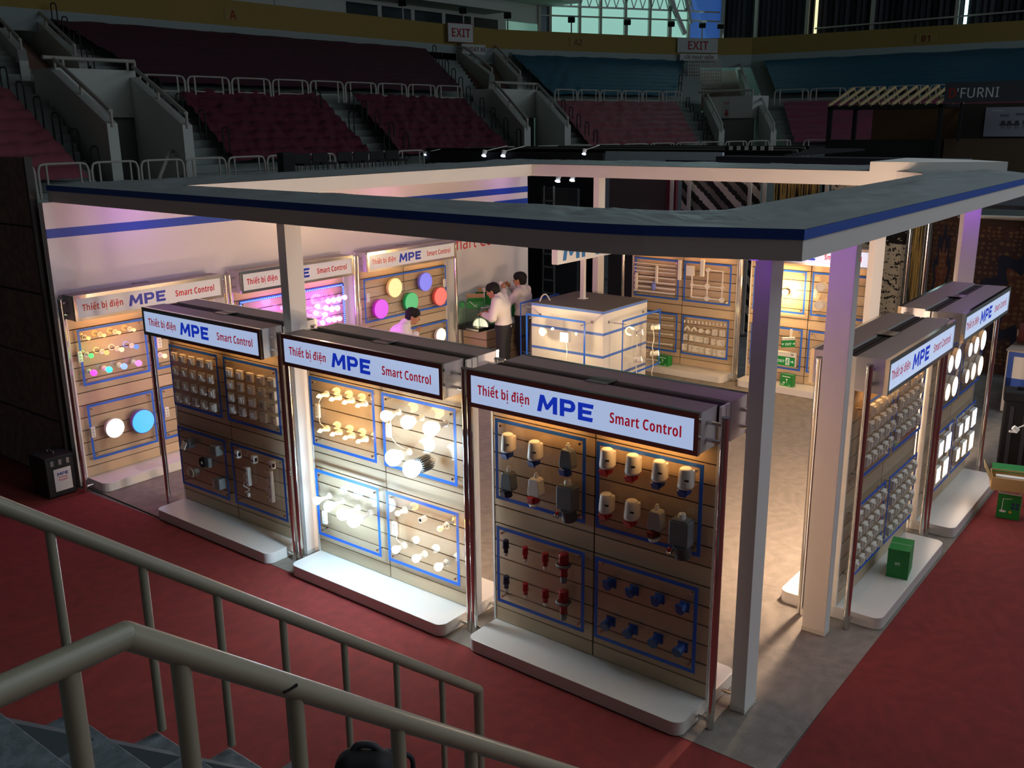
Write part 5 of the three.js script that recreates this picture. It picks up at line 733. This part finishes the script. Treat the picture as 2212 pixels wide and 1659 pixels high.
const steelPost = thing('steel_post', 'x', 'post'); obj('tube', cyl(.05, .05, 3.0, 0, 1.5, 0), M.chrome, steelPost); obj('foot', cyl(.12, .12, .02, 0, .01, 0), M.steel, steelPost); place(steelPost, [-.02, 0, -12], 0, 'slim polished steel post left of the dark rug', 'steel posts'); const sp2 = place(steelPost, [.26, 0, -12.1], 0, 'thick polished steel post right of the dark rug', 'steel posts'); sp2.scale.set(1.5, 1, 1.5);
tag(obj('rug_rail', rod([.7, 2.82, -12.38], [4, 2.86, -12.38], .03), M.railBowl), 'pale horizontal rail above the large floral rug', 'rail'); panelThing('booth_roof', 'dark grey flat booth roof beyond the floral rug', 'roof', box2(.6, 7, 2.95, 3.02, -17, -12.6), M.darkGrey);
{ const t = thing('rug_roll', 'rolled dark red rug lying on the white counter', 'rug', [2.5, 1.02, -10.75], .3); obj('roll', cyl(.16, .16, 1.1, .2, .16, 0, 0, 0, Math.PI / 2), std(0x4a1d16, .95), t); obj('inner_end', cyl(.06, .06, .01, -.352, .16, 0, 0, 0, Math.PI / 2), std(0xb9a48c, .9), t); }
// clutter of booth tops between the canopy and the seats
panelThing('booth_cloth', 'pale grey cloth over a booth beyond the canopy', 'cloth', box2(-10.4, -6.7, 0, 3.7, -18.1, -18), std(0xb4c0c8, .8), null); panelThing('booth_fascia', 'thin dark purple fascia board beyond the canopy', 'fascia', box2(-7.3, -2, 3.45, 3.56, -16.1, -16), std(0x2c1834, .6)); panelThing('booth_roof', 'long dark grey booth roof beyond the purple fascia', 'roof', box2(-6.3, -.4, 3.5, 3.64, -17.6, -16.8), M.darkGrey);
panelThing('booth_roof', 'wide black booth roof grid beyond the canopy', 'roof', box2(-19, -5.6, 3.55, 3.62, -26, -19.5), M.blackCloth);
for (let i = 0; i < 5; i++) tag(obj('truss_pipe', rod([-19 + i, 3.67, -19.6 - i * 1.3], [-5.4 - i * .4, 3.67, -19.6 - i * 1.3], .05, 8), i % 2 ? M.steel : M.blackTrim), ['black pipe along the front of the black roof grid', 'bare steel pipe over the black roof grid', 'second black pipe over the black roof grid', 'second bare steel pipe over the black roof grid', 'rearmost black pipe over the black roof grid'][i], 'pipe');
{ const t = thing('striped_awning', 'black and white striped valance on a far booth', 'awning', [-7.6, 3.62, -20]); for (let i = 0; i < 12; i++) obj('stripe', bx(.12, .2, .02, .06 + i * .12, .1, 0), i % 2 ? M.offwhite : M.black, t); }
// timber rafter pavilion and furniture booth
{
  const t = thing('pergola_booth', 'black framed booth with slanting timber rafters and brown back wall', 'booth', [-9.78, 0, -34]);
  for (const x of [0, 4.3]) for (const z of [0, -3]) obj('post', box2(x - .08, x + .08, 0, 5.05, z - .08, z + .08), M.black, t); obj('roof_beam', [box2(-.1, 4.4, 4.95, 5.1, -.08, .08), box2(-.1, 4.4, 4.95, 5.1, -3.08, -2.92), box2(-.1, .05, 4.95, 5.1, -3, 0), box2(4.3, 4.4, 4.95, 5.1, -3, 0)], M.black, t);
  for (let i = 0; i < 11; i++) { obj('rafter', beam([-.05 + i * .42, 5.1, .1], [.35 + i * .42, 5.8, -1.5], .09, .1), M.timber, t); obj('rafter', beam([.35 + i * .42, 5.8, -1.5], [.1 + i * .42, 5.1, -3.1], .09, .1), M.timber, t); }
  obj('back_wall', box2(.8, 4.3, 2.2, 4.95, -2.95, -2.85), std(0x5a3d22, .7), t); obj('dark_counter', box2(0, 4.3, 2.6, 3.75, -.9, -.3), M.black, t);
  const f = thing('furniture_booth', 'dark furniture booth with a FURNI name board and a poster', 'booth', [-5.4, 0, -34]); obj('wall', box2(.1, 6, 3.75, 5.1, -2, -1.9), std(0x2c241f, .8), f); obj('counter', box2(0, 6, 2.4, 3.78, -1.2, -.6), std(0x4a3a28, .8), f); obj('post', box2(.55, .65, 3.7, 5.1, -.2, -.1), M.black, f);
  const fx = canvasTex(512, 112, (g) => { g.fillStyle = '#34383c'; g.fillRect(0, 0, 512, 112); g.fillStyle = '#8c2420'; g.font = 'bold 72px sans-serif'; g.fillText('D', 16, 84); g.fillStyle = '#c4c8ca'; g.font = '74px sans-serif'; g.fillText("'FURNI", 62, 86); }); obj('name_board', [box2(0, 3.4, 5.12, 5.86, -.05, .05)], [0, 1, 2, 3, 4, 5].map((i) => i === 4 ? new THREE.MeshStandardMaterial({ map: fx, roughness: .5 }) : M.black), f);
  const px = canvasTex(256, 160, (g) => { g.fillStyle = '#8a8f9a'; g.fillRect(0, 0, 256, 160); g.fillStyle = '#5c626c'; for (const [x, y] of [[60, 40], [120, 34], [180, 28]]) g.fillRect(x, y, 34, 12); g.fillStyle = '#3c4048'; g.fillRect(60, 90, 80, 10); for (const x of [66, 90, 120, 150, 180, 205]) { g.fillRect(x, 74, 16, 18); g.fillRect(x + 2, 92, 3, 26); g.fillRect(x + 11, 92, 3, 26); } g.fillStyle = '#b8bcc4'; g.fillRect(24, 16, 46, 4); }); obj('poster', box2(1.1, 3.4, 3.85, 4.95, -1.88, -1.84), new THREE.MeshStandardMaterial({ map: px, roughness: .5 }), f);
}
// ---------------------------------------------------------------- right hand edge: counter, upright case, cartons, hand with plug
{
  const t = thing('booth_counter', 'white counter with blue framed front beside the panel lamp stand', 'counter', [2.14, 0, -12.1]); obj('body', box2(0, 2.4, 0, .98, 0, 1.95), M.offwhite, t); obj('top', box2(-.02, 2.42, .98, 1.0, -.02, 1.97), std(0x9a8f88, .5), t); for (const g of [box2(.02, 2.4, .9, .97, 1.95, 1.956), box2(.02, .1, .32, .9, 1.95, 1.956), box2(.02, 2.4, .3, .55, 1.95, 1.956)]) obj('blue_panel', g, M.blue, t); obj('side_panel', box2(-.006, 0, .3, .8, .3, 1.6), std(0x6f745e, .6), t);
  for (const [x, z] of [[.3, 1.5], [.6, 1.2]]) { const b = thing('paper_box', 'small pale box on the white counter', 'box', [2.14 + x, 1.001, -12.1 + z], .4, 'pale boxes'); obj('carton', bx(.18, .1, .14, 0, .05, 0), M.offwhite, b); obj('lid', bx(.182, .02, .142, 0, .1, 0), M.whitePaint, b); }
  const u = thing('upright_case', 'tall black wheeled case beside the panel lamp stand', 'case', [2.86, 0, -7.35], .2); obj('body', rb(.36, .95, .3, .03, 0, .52, 0), M.black, u); for (const x of [-.08, .08]) obj('rib', rb(.05, .8, .02, .006, x, .5, .158), std(0x3c3c40, .5), u); obj('head', rb(.4, .14, .34, .03, 0, 1.02, 0), M.rubber, u); obj('handle', rb(.1, .04, .04, .01, 0, 1.11, 0), M.rubber, u); for (const x of [-.13, .13]) obj('wheel', cyl(.05, .05, .04, x, .05, -.1, 0, 0, Math.PI / 2), M.rubber, u);
  const dl = canvasTex(128, 192, (g) => { g.fillStyle = '#1d8c3c'; g.fillRect(0, 0, 128, 192); g.fillStyle = '#e9e6e0'; g.fillRect(0, 0, 128, 34); g.fillStyle = '#c03028'; g.font = 'bold 15px sans-serif'; g.fillText('LED DESK LAMP', 6, 22); g.strokeStyle = '#eef4ee'; g.lineWidth = 4; g.beginPath(); g.moveTo(28, 140); g.lineTo(30, 66); g.lineTo(80, 60); g.stroke(); g.fillStyle = '#eef4ee'; g.beginPath(); g.ellipse(34, 146, 20, 8, 0, 0, 7); g.fill(); g.fillStyle = '#27406c'; for (const [x, y] of [[78, 84], [102, 84], [78, 108], [102, 108]]) g.fillRect(x, y, 18, 18); g.fillStyle = '#d8b32c'; g.beginPath(); g.arc(76, 146, 9, 0, 7); g.fill(); });
  const k = thing('lamp_carton', 'tall green desk lamp carton on the red carpet', 'box', [3.17, 0, -5.63], .12); const dm = new THREE.MeshStandardMaterial({ map: dl, roughness: .5 }); obj('box', bx(.24, .36, .2, 0, .18, 0), [M.green, M.green, M.cardboard, M.green, dm, dm], k); obj('grip', bx(.07, .02, .004, 0, .35, .101), M.black, k);
  const o = thing('open_carton', 'open brown carton tray resting on the green lamp carton', 'box', [3.2, .361, -5.62], .25); for (const g of [bx(.5, .01, .32, 0, .005, 0), bx(.5, .15, .008, 0, .075, .16), bx(.5, .15, .008, 0, .075, -.16), bx(.008, .15, .32, -.25, .075, 0), bx(.008, .15, .32, .25, .075, 0)]) obj('side', g, M.cardboard, o); obj('flap', bx(.16, .008, .3, -.3, .18, 0, 0, 0, -1.1), M.cardboard, o); obj('flap', bx(.48, .006, .12, 0, .16, -.2, .6), M.green, o);
  const pp = thing('lamp_tube_box', 'slim white lamp box lying in the open carton', 'box', [3.18, .44, -5.6], .2); obj('sleeve', bx(.36, .05, .07, 0, .03, 0), M.plasticWhite, pp); obj('end_cap', bx(.02, .045, .065, .19, .03, 0), M.cardboard, pp);
  const q = thing('flap_carton', 'brown carton with raised flaps standing at the carpet edge', 'box', [3.5, 0, -6.2], -.3); obj('box', bx(.34, .34, .3, 0, .17, 0), M.cardboard, q); obj('flap', bx(.34, .006, .18, 0, .42, -.16, 1.2), M.cardboard, q); obj('flap', bx(.16, .006, .3, -.2, .4, 0, 0, 0, -1.0), M.cardboard, q);
  const h = thing('tube_adaptor', 'white plug on a thin rod held out at the counter', 'plug', [3.02, .86, -6.3], .3); obj('plug', [cyl(.03, .034, .07, 0, 0, 0, 0, 0, .9), bx(.09, .02, .03, -.02, -.035, 0)], M.plasticWhite, h); obj('rod', rod([.02, .015, 0], [.32, .2, .02], .009), M.plasticWhite, h);
  tag(obj('white_cable', tube([[3.35, .62, -6.2], [3.28, .58, -6.18], [3.24, .5, -6.15], [3.3, .47, -6.14], [3.36, .52, -6.16]], .012, 8), M.plasticWhite), 'short loop of white cable at the right edge', 'cable');
}
{ const t = thing('wood_bracket', 'small wooden wedge on the booth floor behind the corner column', 'wedge', [-1.0, 0, -8.05], .4); obj('wedge', T(new THREE.ConeGeometry(.08, .3, 4), 0, .06, 0, 0, 0, 1.9), M.timber, t); obj('base', bx(.2, .02, .1, 0, .011, 0), M.timber, t); }
// loudspeaker and covered chairs on the low roof before the first seats
panelThing('booth_roof', 'low dark booth roof carrying the black chairs', 'roof', box2(-19.4, -17.4, 0, 3.12, -18.6, -11.6), M.darkGrey);
{ const t = thing('loudspeaker', 'tall black loudspeaker before the lower maroon seats', 'speaker', [-18, 3.121, -12.5]); obj('cabinet', rb(.3, .62, .42, .02, 0, .32, 0), M.black, t); obj('grille', bx(.01, .5, .34, .152, .33, 0), std(0x26262a, .9), t); }
const stackChair = thing('black_chair', 'x', 'chair'); obj('backrest', T(new RoundedBoxGeometry(.05, .3, .62, 3, .02), -.22, .42, 0), M.rubber, stackChair); obj('seat', rb(.45, .06, .6, .02, 0, .26, 0), M.rubber, stackChair); for (const [x, z] of [[-.18, -.25], [-.18, .25], [.18, -.25], [.18, .25]]) obj('leg', rod([x, 0, z], [x, .25, z], .015, 8), M.black, stackChair);
for (const z of [-13.3, -14.0, -15.0, -15.7, -16.4, -17.1]) place(stackChair, [-18, 3.121, z], 0, 'black padded chair on the low roof before the seats', 'black chairs before the seats');
scene.traverse((o) => { if (o.userData) { delete o.userData.used; delete o.userData.lit; } });
renderer.render(scene, camera);
